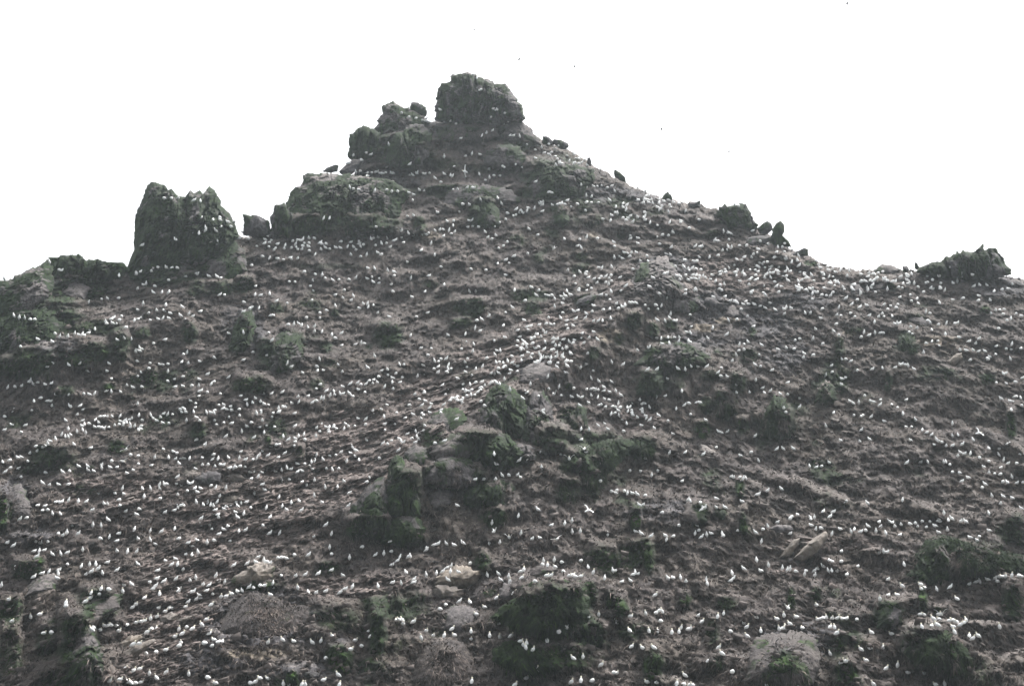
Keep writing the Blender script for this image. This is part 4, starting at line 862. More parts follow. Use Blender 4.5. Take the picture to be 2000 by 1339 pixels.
12,42 187,18 337,105 25,225 150,172d 585,170 645,172 68,418 175,378 938,10l 1025,160u 1192,132l 1262,163 1240,210l 1330,205 1362,212 1392,210 1418,243 1127,262 1005,325 937,375 770,410w 655,455 705,440 1120,450 915,505 640,530 688,555 1055,547 378,600 545,587 10,600 828,653 933,618 558,658f 627,685 505,733 617,758 110,722 212,728 180,793 1142,517 1180,508 1160,548 1265,495 1335,487 1380,492 1408,492 1358,430 1418,318u 1497,380 1497,287 1505,245 1485,220 1510,205 1530,220 1537,165 1573,203 1620,95 1655,150 1655,165 1740,115 1728,160d 1777,145 1830,90 1607,25 1745,35 1800,50 1850,45 1870,25 1915,85 1945,100 1725,5 1915,25 1950,45 1970,15 1975,70 1868,205 1922,207 1968,172 1955,250 1800,310 1605,365 1640,358 1783,370 1727,385 1890,350 1955,342 1715,432 1622,437 1533,455 1530,502 1600,505 1795,460 1843,455 1885,455 1965,435 1310,555 1325,580 1800,565 1680,580 1675,622 1610,645 1837,640 1418,635 1325,665 1075,612 1190,635 1215,620 1230,590 1250,588 1057,658 1050,702 1110,650 1125,670 1105,690 1085,725 1200,678 1312,735 1385,742 1410,735 1262,715 1160,765 1195,785 1187,815 855,747 885,745 835,787 1000,803 1095,800 1092,840 1575,770 1490,792 1500,815 1440,795 1425,810 1405,805 1385,800 1380,820 1355,810 1330,815 1300,815 1280,805 1280,830 1245,850 1270,850 1360,860 1370,870 1525,855 1545,845 1580,855 1540,895l 1440,905l 1528,962 1670,910w 1793,942 1775,1015 1350,1000 1850,1045l 243,845 283,850 308,828 357,825d 130,887 240,925 280,902 380,888 375,920 405,922 360,950 370,960 275,960 145,972 75,997 567,828 542,858 560,908 548,957 752,823 647,922 712,902 610,988 470,1017 845,862 878,858 915,865 958,848 935,900 915,910 1000,865 1023,880 1053,900 870,920 990,938 975,970 870,965 830,970 795,970 1050,950 925,1022 840,1045 815,1055 785,1068 735,1085 880,1070 850,1060 708,1110 695,1130 665,1150 635,1180 600,1175 560,1190 520,1210 645,1060 705,1050 590,1075 523,1072 520,1125 545,1140 605,1130 580,1140 470,1195 455,1210 410,1215d 395,1235 350,1178 362,1125 320,1080d 50,1172 145,1150 155,1237 333,1272 212,1265 195,1305 305,1325 5,1280 980,1128u 1180,1072u 1360,1120 1460,1100 1260,1190 1130,1150 1150,1145w 1105,1210l 1408,1165w 1480,1185 1600,1115 1585,1197 1650,1190l 1680,1200 1728,1122 1775,1120 1800,1115 1810,1130 1843,1130 1900,1105 1895,1138 1955,1148 1775,1185 1840,1200 1905,1220 1950,1230 1750,1255 1665,1282l 1850,1280 1870,1275 1912,1298 1978,1290 1300,1330 1975,860 1975,1050
@1200,535
55,35 170,15d 112,118d 68,165d 380,40l 345,125 695,10 765,10 800,12 830,20 865,20 755,42 793,45 825,52 890,40 960,12 940,52 1192,15 1275,15 1380,15 1228,70 1320,55 1395,50 1375,60 1632,38 1697,65 1870,38 1928,15 1950,68 1860,12 1800,140 1830,140 1865,155 1885,160 1912,140 1930,155 1955,170 1980,180 1785,130l 780,160 800,155 690,195 695,158 1025,148 1050,160 1035,110 1075,105 1140,198 1337,188 1475,205 1605,178 970,225l 1080,220 1130,262 1170,268 1205,285 1190,275 1285,270 1260,295 1312,293 1370,298 1425,312 1473,332 1518,285 1573,350l 1680,325u 1660,345 1730,335 1660,390 1865,380 1910,385 1240,345 1298,415 1115,452 1197,445 740,400 745,515 550,392 540,428 497,458 420,450l 580,455 605,455 962,528u 1357,512 335,345 300,305 405,305 425,340 460,310 20,290 38,340 80,320 105,305 155,280 185,280 215,285 415,625 458,628 525,620 590,618 635,620 630,655 537,675 470,682 708,567 745,577 725,655 745,665 345,712 330,720 228,745 915,628 1098,590d 1268,685 1222,690 1308,662l 1440,692l 1267,738 1215,748 1192,790 1415,790 1150,850 1600,735l 1682,722 1755,733 1765,648 1813,632 1940,635 1968,540l 1855,775 1845,815 1943,793 85,880d 323,935d 415,932d 623,922l 693,930 750,903 817,903 903,903d 1045,920 1013,958d 1042,997 1108,1003l 523,1020 660,1142 413,1195 495,1187 1375,882l 1430,900 1540,938d 1380,1035w 1195,1080 1195,1155 1320,1150 1447,1110d 1467,1158 1525,1137 1620,1165l 1692,1060 1693,1177 1808,1213 1808,1298 1655,1307 15,1140 65,1180l 40,1258 180,1255 150,1295d 250,1225 270,1265 300,1262 345,1298 275,1325 170,1330 605,1312u 685,1275d 730,1262 805,1252 840,1255
@1600,535
45,50 135,30 172,80 152,115 350,105d 410,75 425,70 458,72 470,135u 535,65 520,75 630,60 668,148 715,75 750,72 792,45 860,60 865,95 812,135 1020,178 1107,62 1190,90 1183,130 1228,160 1110,145 1090,138 1310,90 1352,70 1175,22 25,208 70,212 318,295 195,325 397,325d 467,307 632,303 700,312 770,300 755,332 903,265 970,288 1177,282 1308,252 1405,240 1563,212 1555,262 1672,257 1045,365u 1083,385 310,385 172,402 215,407 350,418 18,430 488,405 580,420 618,390 633,418 715,412 168,490 543,470 740,485 765,485 787,480 897,517 955,530 1058,455 1085,470 1165,497 1245,482 1325,485 1350,478 1103,545 1235,588 145,560 195,598 440,570 487,598 547,572u 595,575 625,577 410,617 35,685 880,570 910,585 1048,678 1103,655 1160,655 1165,697 1022,765 1370,618 1463,658 1530,678 1562,630 1377,742 1440,745 1507,743 1557,753 1622,752 1475,840 1640,820 1670,805 1650,835 1725,785 1730,703 1828,732 1885,685 1875,735 1970,725 1870,828 225,832 263,832 310,850 120,893 127,958 65,985 225,1022 260,1008 220,1077 375,943 518,928 620,915 740,912 790,885 805,882 845,885 870,892 928,925l 1800,972 1820,968 1732,1060 1830,1068 1920,1055 1985,1015 447,1187 300,1235 335,1258l 390,1250 500,1240 535,1245 600,1225d 595,1272 710,1272 765,1300 850,1225 1780,1212 1910,1195 1930,1195 1970,1205 1865,1235 1885,1240 1980,1280 1880,1325 1725,355 1765,350 1810,345 1800,395 1680,385 1923,390 1978,412 1837,457 1875,435 1755,535 1787,152 1850,145 1710,170 1665,35 1595,50 1570,110 1640,110 1510,120 1830,12 1885,100 930,90 1500,8
@200,335,6.667
808,355 895,350 985,352 1190,378 1275,385 1275,600 1440,630 1535,630 1635,658 1718,660 1675,720 1535,718 1475,770 1345,740 1340,770 1255,810 1180,783 1415,908 1495,905 950,888 515,960 1780,870 1900,880 1960,845 1830,790 655,1255 725,1250 832,1250 905,1250 975,1255 495,1303 635,1300 440,1320 1230,1325 1940,1225 1530,600
@500,267
950,183 1075,157 1120,175 910,218 890,222 1030,228 1297,78 975,350 1020,335 1060,350 1090,355 1130,350 1165,348 1185,342 1205,355 1225,362 1245,360 1270,352 1320,355 1340,358 1090,385 1275,297 1500,268 1838,195 1935,292 1500,375 1530,372 1570,358 1575,350 1630,360 1645,362 1693,360 1840,365 1750,405 1900,378 1920,385 1808,445 915,500 950,512 1005,517 1160,530 1278,522 1325,538 1385,538 1495,545 1597,522 1650,525 1540,565 1530,620 1925,515 1970,517 1775,740 1985,735 1478,778 1540,772 1868,830 1930,825 1925,867 1830,970 1885,915 1795,910 1750,920 1940,930 1908,950 1828,910 1420,918w 1487,943 1532,967 1620,952 1645,948 1665,958 1685,940 660,798 718,797 1175,880 1165,905 120,968 50,975 90,1005 150,1010 130,1030 82,1040 208,1047 125,1078 190,1085 175,1105 285,1060 275,1095 345,1088 358,1020 385,1050 405,1010 435,1012 455,1005 518,992 570,995 470,1040 457,1068 520,1040 512,1070 407,1100 625,1035 640,1045 685,1045 635,1100 677,1083 718,1095 780,1083 825,1085 828,1025 925,1028 893,1077 955,1078 1010,1025 1005,1045 1050,1055 1020,1070 1125,1000 1145,990 1197,983 1280,995 1275,1040 1345,1015 1365,1005 1310,1078 1168,1063 1420,985 1440,1035 928,1153 1023,1172 1080,1152 1190,1133 1222,1153 1710,1045 1612,1112 1745,1158 1478,1223 1808,1272 1093,1283 1158,1290 1288,1310 1350,1322 470,1322 5,1070 65,1170 130,1187 200,1185 215,1195 268,1200 335,1180 345,1192 405,1190
@900,267
645,78 860,75 897,85 955,88 790,105w 728,130 733,212 815,160 850,170 870,180 885,155 920,195 925,190 1040,187 930,280 970,262 990,262 1060,240 1100,265 1155,265 1180,255 1240,280 535,270 605,298 275,318 408,290 425,300 45,190 110,167 190,175 180,368 240,425 280,400 325,380 382,382 60,500 110,500 130,502 730,440 857,543 890,547 195,618 360,600 400,655 20,662 88,665 420,702 457,750 540,710 585,720 575,745 600,740 615,745 512,772 535,770 440,810 380,838 330,875 660,695 648,725 720,705 795,730 785,640 805,632 795,668 775,655 898,670 945,665 965,660 985,655 1020,660 1040,622 1073,687 1140,660 1235,635 1225,645 1275,645 1345,645 1220,725 80,818 105,820 68,882 115,877 175,882 240,932 262,985 305,1000 345,965 455,1033 415,1068 370,1087 668,903 750,960 1013,1000 1163,1003 1230,985 1335,995 1140,1065 1175,1085 905,1090w 655,1142 518,1168 438,1205 472,1235 360,1240 245,1305 100,1295 1175,472 1228,495 1297,485 1333,485 1373,480 1430,500 1475,480 1505,533 1225,575 1275,590 1515,685 1585,655 1508,740 1530,750 1473,768 1390,805 1463,820 1583,797 1635,795 1655,775 1615,710 1680,835 1727,787 1790,795 1800,815 1850,840 1920,865 1800,615 1838,570 1730,622 1860,615 1875,650 1940,635 1965,678 1985,630 1655,970 1655,998 1733,992 1733,1043 1495,1030 1500,1075 1918,978 1943,1048 1970,960 1600,1132 1625,1138 1665,1135 1715,1130 1500,1182 1545,1168 1580,1190 1650,1170 1820,1168 1755,1215 1685,1295 1475,1270 1380,1282 1350,1278 1045,1305 1165,1322 1225,1325 1830,1215
@1300,335,6.667
38,370 180,420 65,465 38,525 262,515 440,628 55,665 205,645 195,665 310,740 290,750 105,755 100,795 38,838 72,990 65,1088 15,1075 385,975 445,980 475,980 640,900 685,905 825,890 815,980 858,990 815,1020 740,1028 965,965 1055,970 1235,908 1305,920 1340,945 1133,775 755,780 810,800 845,805 900,435 950,450 440,1115 572,1118 683,1093 1025,1115 1123,1120 930,1145 1192,1058 897,1218 937,1285 775,1280 730,1305 705,1310 458,1280 347,1255 245,1160 255,1150 370,1165 405,1170 130,1240 240,1245 290,1270 310,1290 1225,1190 1195,1235 1222,1248 1297,1250 1327,1178 1360,1235 1280,1190 1170,1285 1475,1245 1425,1115 1415,1125 1445,1050 1465,985 1520,985 1550,935 1590,985 1550,1050 1570,1140 1565,1120 1735,1100 1720,1160 1645,1180 1645,1025 1560,1300 1590,1270 1620,1300 1750,1310 1810,1320
@1600,435
35,490 45,510 95,465 80,430 210,460 130,455 412,505 485,495 475,525 520,500 545,505 575,490 620,480 850,500 870,510 905,500 1285,430 1175,520 1665,530 1590,550 1795,505 1830,510 1380,510 795,530 15,440
@640,120,4
880,378 578,405 635,435 690,445 740,460 765,465 785,440 770,430 800,475 780,470 912,473 960,465 1003,487 1040,600 1205,580 1240,560 1287,540 1275,435 1290,370 1310,380 1325,378 1385,405 1410,470 1375,492 1520,445 1490,465 1450,580 1425,578 1500,585 1135,105 1165,130 1170,210 1185,225 1200,220
@0,500
480,60 575,135 600,140 40,225
"""

# ------------------------------------------------------------------ the gannets
def loft(path, nseg, cap=True):
    """Tube through rings (x, z, half-width, half-height), closed at both ends."""
    p = np.array([(a[0], a[1]) for a in path])
    tg = np.gradient(p, axis=0)
    tg /= np.linalg.norm(tg, axis=1)[:, None]
    vs_, fs_ = [], []
    for i, (x, z, rw, rh) in enumerate(path):
        nx_, nz_ = -tg[i, 1], tg[i, 0]
        for k_ in range(nseg):
            a = 2 * math.pi * k_ / nseg
            vs_.append((x + nx_ * rh * math.sin(a), rw * math.cos(a), z + nz_ * rh * math.sin(a)))
    n = len(path)
    for i in range(n - 1):
        for k_ in range(nseg):
            j = (k_ + 1) % nseg
            fs_.append((i * nseg + k_, i * nseg + j, (i + 1) * nseg + j, (i + 1) * nseg + k_))
    fs_.append(tuple(range(nseg))[::-1])
    fs_.append(tuple((n - 1) * nseg + k_ for k_ in range(nseg)))
    return vs_, fs_


POSES = {
    "stand": [(-.52, .07, .012, .010), (-.40, .125, .045, .03), (-.24, .20, .095, .085), (-.06, .27, .128, .125), (.10, .34, .125, .125),
              (.195, .43, .085, .085), (.225, .52, .056, .058), (.245, .585, .054, .058), (.285, .63, .052, .052), (.335, .638, .030, .032)],
    "upright": [(-.27, .02, .012, .010), (-.21, .09, .05, .03), (-.12, .19, .105, .085), (-.03, .30, .130, .115), (.035, .41, .115, .105),
                (.075, .51, .072, .072), (.085, .585, .052, .055), (.10, .645, .054, .056), (.14, .685, .050, .050), (.19, .688, .028, .030)],
    "rest": [(-.50, .09, .012, .010), (-.38, .12, .05, .03), (-.22, .155, .11, .085), (-.04, .175, .145, .125), (.12, .20, .14, .125),
             (.22, .26, .095, .09), (.25, .335, .06, .06), (.27, .385, .056, .056), (.31, .415, .05, .05), (.36, .415, .028, .03)],
    "tuck": [(-.46, .09, .012, .010), (-.36, .12, .05, .03), (-.22, .16, .11, .09), (-.05, .185, .150, .14), (.10, .21, .148, .145),
             (.19, .26, .115, .105), (.17, .33, .07, .06), (.10, .36, .055, .045), (.03, .36, .03, .025)],
    "wing": [(-.42, .17, .012, .010), (-.32, .19, .05, .03), (-.18, .23, .095, .085), (-.02, .28, .125, .12), (.12, .34, .12, .12),
             (.20, .43, .082, .082), (.23, .51, .056, .058), (.25, .565, .054, .056), (.29, .60, .05, .05), (.34, .605, .03, .03)],
    "fly": [(-.46, .0, .012, .010), (-.36, .0, .06, .02), (-.24, .0, .09, .07), (-.06, .0, .115, .105), (.10, .0, .11, .10),
            (.22, .01, .075, .072), (.30, .02, .055, .055), (.36, .03, .052, .052), (.42, .028, .045, .045), (.47, .022, .026, .028)],
}
BEAKS = {"stand": (.278, .666, .12, -.035), "upright": (.155, .717, .11, -.03), "rest": (.298, .444, .115, -.04), "wing": (.282, .634, .12, -.02), "fly": (.465, .021, .12, -.01)}


# plump birds: fuller breast and belly than the bare outline, shorter tail
for _k in POSES:
    f_ = 1.0 if _k == "fly" else 1.38
    POSES[_k] = [(x * (.66 if x < 0 and _k != "fly" else .84 if _k != "fly" else 1.0), z + (.03 if _k != "fly" else 0), a * f_, b * f_) for (x, z, a, b) in POSES[_k]]


def mesh_only(name, verts, faces, mats, face_mat=None):
    me = bpy.data.meshes.new(name)
    me.from_pydata([tuple(map(float, v_)) for v_ in verts], [], [tuple(map(int, f_)) for f_ in faces])
    me.update()
    me.polygons.foreach_set("use_smooth", np.ones(len(me.polygons), bool))
    for m_ in mats:
        me.materials.append(m_)
    if face_mat is not None:
        me.polygons.foreach_set("material_index", np.array(face_mat, np.int32))
    return me


def body_mesh(pose):
    v_, f_ = loft(POSES[pose], 10)
    nring = len(POSES[pose])
    fm = []
    for i in range(nring - 1):
        c_ = 2 if (i == 0 and pose != "fly") else (1 if i >= nring - 4 and pose != "tuck" else 0)
        fm += [c_] * 10
    fm += [2 if pose != "fly" else 0, 1 if pose != "tuck" else 0]
    return mesh_only("gannet_" + pose, v_, f_, [M_WHITE, M_HEAD, M_BLACK], fm)


def beak_mesh(pose):
    x, z, ln, dz = BEAKS[pose]
    v_, f_ = loft([(x - .01, z, .024, .026), (x + ln * .5, z + dz * .4, .014, .016), (x + ln, z + dz, .003, .003)], 8)
    return mesh_only("beak_" + pose, v_, f_, [M_BEAK])


def leg_mesh():
    v_, f_ = loft([(-.01, .0, .014, .014), (.0, -.10, .012, .012), (.005, -.185, .012, .012)], 6)
    n = len(v_)
    v_ += [(-.03, -.012, -.19), (.085, -.05, -.195), (.10, .0, -.195), (.085, .05, -.195), (-.03, .012, -.19), (.0, .0, -.165)]
    f_ += [(n, n + 1, n + 2, n + 3, n + 4), (n + 5, n + 1, n), (n + 5, n + 2, n + 1), (n + 5, n + 3, n + 2), (n + 5, n + 4, n + 3), (n + 5, n, n + 4)]
    return mesh_only("leg", v_, f_, [M_BLACK])


def wing_mesh(t0, t1, bend, mat, name):
    """Part of a wing from span fraction t0 to t1: a thin cambered blade along +Y, elbow raised by bend."""
    vs_, fs_ = [], []
    st = np.linspace(t0, t1, 7)
    for s_ in st:
        y = .06 + .86 * s_
        sweep = .10 * math.sin(min(s_, .45) / .45 * math.pi / 2) - .34 * max(0, s_ - .42) ** 1.3
        ch = (.20 - .05 * s_) * (1 - max(0, s_ - .55) ** 2 * 3.6)
        ch = max(ch, .012)
        zz = bend * (s_ if s_ < .45 else .45 + .35 * (s_ - .45)) + .03
        for (cx, cz) in ((.5, 0), (.25, .016), (-.1, .018), (-.5, 0), (-.1, -.006), (.25, -.008)):
            vs_.append((.06 + sweep + cx * ch, y, zz + cz))
    for i in range(len(st) - 1):
        for k_ in range(6):
            j = (k_ + 1) % 6
            fs_.append((i * 6 + k_, i * 6 + j, (i + 1) * 6 + j, (i + 1) * 6 + k_))
    fs_.append(tuple(range(6)))
    fs_.append(tuple((len(st) - 1) * 6 + k_ for k_ in range(6))[::-1])
    return mesh_only(name, vs_, fs_, [mat])


BODY = {k_: body_mesh(k_) for k_ in POSES}
BEAK = {k_: beak_mesh(k_) for k_ in BEAKS}
LEG = leg_mesh()
WING = {b_: (wing_mesh(0, .70, b_, M_WHITE, "wing"), wing_mesh(.70, 1.0, b_, M_BLACK, "wing_tip")) for b_ in (0.0, .25, .9)}


def child(name, me, parent, loc=(0, 0, 0), scale=(1, 1, 1)):
    o = bpy.data.objects.new(name, me)
    COL.objects.link(o)
    o.parent = parent
    o.location = loc
    o.scale = scale
    return o


def gannet(pose, bend=.9):
    o = bpy.data.objects.new("gannet", BODY[pose])
    COL.objects.link(o)
    if pose in BEAK:
        child("beak", BEAK[pose], o)
    if pose in ("stand", "upright", "wing"):
        x, z = {"stand": (-.02, .19), "upright": (-.05, .19), "wing": (-.02, .19)}[pose]
        for sy in (-.05, .05):
            child("leg", LEG, o, (x, sy, z))
    if pose in ("wing", "fly"):
        for sy in (1, -1):
            w_ = child("wing", WING[bend][0], o, (0, 0, .30 if pose == "wing" else .03), (1, sy, 1))
            child("wing_tip", WING[bend][1], w_)
    return o


def clone(o, parent=None):
    c_ = o.copy()
    COL.objects.link(c_)
    if parent:
        c_.parent = parent
    for ch in o.children:
        clone(ch, c_)
    return c_


# where each bird sits, read off the photograph as lines of sight and met with the slope
pts = []
tile = None
for ln in BIRDS.strip().split("\n"):
    if ln.startswith("@"):
        q = ln[1:].split(",")
        tile = (float(q[0]), float(q[1]), float(q[2]) if len(q) > 2 else 5.0)
        continue
    for w_ in ln.split():
        code = w_[-1] if w_[-1].isalpha() else "r"
        x, y = w_.rstrip("abcdefghijklmnopqrstuvwxyz").split(",")
        pts.append((tile[0] + float(x) / tile[2], tile[1] + float(y) / tile[2], code))
seen, uniq = {}, []
for p_ in sorted(pts, key=lambda a: a[2] == "r"):
    key = [(int(p_[0] // 4) + i, int(p_[1] // 4) + j) for i in (-1, 0, 1) for j in (-1, 0, 1)]
    near = 2.0 if p_[1] > 700 else 1.8
    if any((p_[0] - a[0]) ** 2 + (p_[1] - a[1]) ** 2 < near ** 2 for kk in key for a in seen.get(kk, ())):
        continue
    seen.setdefault((int(p_[0] // 4), int(p_[1] // 4)), []).append(p_)
    uniq.append(p_)
xr = random.Random(77)      # the densest bands of the colony, too fine to read off one by one
for (cu, cv, ru, rv, n_) in ((1480, 535, 170, 36, 60), (1090, 680, 80, 26, 30), (890, 785, 90, 24, 14), (1720, 560, 160, 34, 46), (1230, 810, 50, 24, 16), (640, 480, 120, 18, 6), (1250, 400, 110, 24, 24), (1130, 310, 50, 14, 14), (230, 830, 70, 14, 14)):
    for _ in range(n_):
        uniq.append((cu + xr.gauss(0, .55) * ru, cv + xr.gauss(0, .55) * rv, "r"))
bpy.context.view_layer.update()
dg = bpy.context.evaluated_depsgraph_get()


def hit(u, v):
    dx, dy, dz = rays(u, v)
    d = Vector((float(dx), float(dy), float(dz))).normalized()
    ok, loc, nor, *_ = scene.ray_cast(dg, Vector(CAM.tolist()), d)
    return (loc, d) if ok else (None, d)


br = random.Random(5)
placed = []
for (u, v, code) in uniq:
    if code == "f":
        continue
    if code == "r":
        pose = br.choice(["rest", "rest", "rest", "tuck", "tuck", "stand", "upright"])
    else:
        pose = {"l": "stand", "d": "stand", "u": "upright", "w": "wing"}[code]
        if code in "dl" and br.random() < .4:
            pose = "rest"
    half = {"stand": .31, "upright": .33, "rest": .20, "tuck": .18, "wing": .36}[pose]
    Yg_ = float(Y0(u, v))
    loc, d = hit(u, v + half * FPX / Yg_)
    if loc is None:
        for dv_ in (4, 8, 12):
            loc, d = hit(u, v + half * FPX / Yg_ + dv_)
            if loc is not None:
                break
    if loc is None:
        continue
    loc = loc - d * 0.42
    yaw = {"d": br.gauss(0, 28), "l": 180 + br.gauss(0, 28), "u": br.choice([-90, 90]) + br.gauss(0, 25), "w": br.choice([-90, 90]) + br.gauss(0, 40)}.get(code)
    if yaw is None:
        yaw = br.uniform(0, 360)
    placed.append([u, v, code, pose, loc, yaw, br.uniform(.84, .97) * (1 + .34 * float(smooth(900, 400, v)))])

# ---- the 300 nearest are birds of their own
placed.sort(key=lambda a: a[4].y)
NEAR = 288
near_b, far_b = placed[:NEAR], placed[NEAR:]
wingers = [p_ for p_ in far_b if p_[2] == "w" and p_[1] > 700]
near_b += wingers[:6]
far_b = [p_ for p_ in far_b if p_ not in wingers[:6]]

MARKS = [
    (895, 1122, "the big tan boulder"), (495, 1122, "the pale olive boulder"), (1060, 1112, "the black whale-backed rock"), (1080, 1190, "the large green overhang"),
    (1025, 1290, "the green striped overhang"), (860, 1295, "the grey bottom outcrop"), (525, 1200, "the broad grey outcrop"), (1525, 1290, "the purple-grey crag"),
    (1738, 1204, "the dark pale-topped block"), (1590, 1066, "the long leaning slab"), (1900, 1095, "the broad right overhang"), (1820, 1268, "the bottom-right fluted overhang"),
    (895, 1210, "the square dark block"), (260, 1275, "the long slanting slab"), (330, 1208, "the dark-bottomed slab"), (165, 1290, "the dark green rib"),
    (78, 1140, "the pale-topped green mound"), (195, 1188, "the rounded brown hump"), (1275, 1300, "the bright bottom moss"), (1290, 1205, "the ochre dark-mouthed hollow"),
    (1390, 1235, "the black vertical gully"), (600, 1265, "the brown stepped ledge"), (735, 1240, "the dark moss strip"), (1240, 1080, "the bright moss streaks"),
    (945, 1157, "the brown rock panel"), (90, 1252, "the mossy left gully"), (1650, 1310, "the bottom-right moss tufts"), (1335, 1172, "the small moss tuft"),
    (700, 1140, "the reddish slate fan"), (400, 1170, "the left scree gully"), (1150, 1240, "the mossy nest knoll"), (1420, 1130, "the bare brown bank"),
    (1960, 1290, "the far-right bottom slope"), (1780, 1165, "the bright moss strip"), (1560, 1180, "the thin moss streak"), (1190, 1130, "the central bird saddle"),
    (300, 1110, "the upper left scree"), (480, 1290, "the bottom-left brown wall"), (1700, 1270, "the brown right bank"), (1330, 1290, "the bottom brown bank"),
    (780, 1200, "the brown turf bank"), (1130, 1290, "the dark bottom bank"), (1500, 1090, "the short brown slab"), (380, 1290, "the bottom slate gully"),
]
ORD = ["", "first", "second", "third", "fourth", "fifth", "sixth", "seventh", "eighth", "ninth", "tenth", "eleventh", "twelfth", "thirteenth", "fourteenth",
       "fifteenth", "sixteenth", "seventeenth", "eighteenth", "nineteenth", "twentieth", "twenty-first", "twenty-second", "twenty-third", "twenty-fourth", "twenty-fifth",
       "twenty-sixth", "twenty-seventh", "twenty-eighth", "twenty-ninth", "thirtieth"]
LOOK = {"stand": "standing white gannet", "upright": "upright white gannet", "rest": "crouching white gannet", "tuck": "curled white gannet", "wing": "white gannet flapping wings"}
sets = {}
for b_ in near_b:
    mk = min(MARKS, key=lambda m_: math.hypot(m_[0] - b_[0], (m_[1] - b_[1]) * 1.4))
    dx, dy = b_[0] - mk[0], (b_[1] - mk[1]) * 1.4
    if math.hypot(dx, dy) < 22:
        rel = "beside"
    elif abs(dx) > abs(dy) * 1.15:
        rel = "just right of" if dx > 0 else "just left of"
    else:
        rel = "just below" if dy > 0 else "just above"
    sets.setdefault((LOOK[b_[3]], rel, mk[2]), []).append(b_)
GROUP = "gannets on the island slope"
protos = {}
for (look, rel, mk), bs in sets.items():
    bs.sort(key=lambda a: a[0])
    for i, b_ in enumerate(bs):
        if len(bs) == 1:
            lab = "only %s %s %s" % (look, rel, mk)
        elif i == 0:
            lab = "%s %s %s, leftmost of its kind there" % (look, rel, mk)
        elif i == len(bs) - 1:
            lab = "%s %s %s, rightmost of its kind there" % (look, rel, mk)
        else:
            lab = "%s %s %s, %s of its kind from left" % (look, rel, mk, ORD[i + 1])
        pose = b_[3]
        if pose not in protos:
            o = protos[pose] = gannet(pose)
        else:
            o = clone(protos[pose])
        o.location = b_[4]
        o.rotation_euler = (0, 0, R(b_[5]))
        o.scale = (b_[6],) * 3
        tag(o, lab, "gannet", GROUP)

# ---- birds on the wing: u, v, distance, yaw, pitch, roll, wing bend, label
FLY = [
    (1088, 1052, 138, 115, 0, -22, .25, "flying gannet with long straight wings low over the middle slope"),
    (1148, 996, 140, 35, 25, 48, .25, "banking gannet with dark tips gliding in front of the dark centre gully"),
    (1911, 845, 150, 20, 15, 55, .25, "greyish banking gannet flying low over the right slope"),
    (246, 877, 150, 125, 0, -40, .25, "gannet gliding edge-on above the left slope, upper of two"),
    (239, 900, 148, 60, 0, -14, .25, "gannet gliding with drooped wings over the left slope, lower of two"),
    (911, 667, 170, 80, 0, 12, .25, "gannet skimming the dark slope left of the slate fan"),
    (908, 335, 128, 140, 30, 58, .25, "large blurred gannet flying steeply banked in front of the upper slope"),
    (1655, 7, 130, 75, 5, -30, .25, "gannet high in the white sky at the top right edge"),
    (1014, 116, 150, 95, 5, -28, .25, "gannet gliding in the white sky just right above the summit crag"),
    (1122, 130, 145, 100, 10, 74, .25, "gannet banked vertically in the white sky right of the summit"),
    (1292, 252, 150, 80, 0, -30, .25, "gannet in the white sky above the middle of the right skyline"),
    (1424, 296, 185, 85, 0, -26, .25, "small distant gannet in the sky above the tilted fin crag"),
    (926, 58, 230, 20, 0, 70, .25, "tiny distant gannet straight above the summit crag"),
    (1267, 83, 250, 75, 0, 10, .25, "tiny distant gannet high right of the summit, level wings"),
    (1207, 282, 250, 60, 0, 10, .25, "faint tiny gannet just off the upper right skyline"),
    (1523, 404, 300, 10, 0, 60, .25, "dark speck of a gannet just above the two tooth rocks"),
]
fp = gannet("fly", .25)
for i, (u, v, Y, yaw, pit, rol, bend, lab) in enumerate(FLY):
    o = fp if i == 0 else clone(fp)
    o.location = point(u, v, Y).tolist()
    o.rotation_euler = (R(rol), R(-pit), R(yaw))
    tag(o, lab, "gannet", "gannets on the wing")

# ---- the rest of the colony, a white mass far up the slope
low = {}
for pose in ("stand", "upright", "rest", "tuck", "wing"):
    pth = POSES[pose]
    low[pose] = tuple(np.array(a) if k_ == 0 else a for k_, a in enumerate(loft([pth[i] for i in (0, 2, 3, 4, 5, 6, 7, len(pth) - 1)], 6)))
wv_, wf_ = [], []
for sy in (1, -1):
    n = len(wv_)
    wv_ += [(.12, sy * .08, .33), (-.08, sy * .08, .33), (.22, sy * .45, .66), (.02, sy * .45, .66), (.0, sy * .8, .74), (-.10, sy * .78, .74)]
    wf_ += [(n, n + 1, n + 3, n + 2), (n + 2, n + 3, n + 5, n + 4)]
low["wing"] = (np.concatenate((low["wing"][0], np.array(wv_))), low["wing"][1] + [tuple(i + len(low["wing"][0]) for i in f_) for f_ in wf_])
cv, cf, base_i = [], [], 0
for (u, v, code, pose, loc, yaw, sc) in far_b:
    v_, f_ = low[pose]
    ca, sa = math.cos(R(yaw)), math.sin(R(yaw))
    q = v_ * sc
    w_ = np.stack((q[:, 0] * ca - q[:, 1] * sa, q[:, 0] * sa + q[:, 1] * ca, q[:, 2]), -1) + np.array(loc)
    cv.append(w_)
    cf += [tuple(i + base_i for i in g_) for g_ in f_]
    base_i += len(v_)
colony = mesh_object("gannet_colony", np.concatenate(cv), cf, M_WHITE)
tag(colony, "dense colony of small white gannets scattered over the upper slope", "bird colony", None, "stuff")

NBLADE = 330000

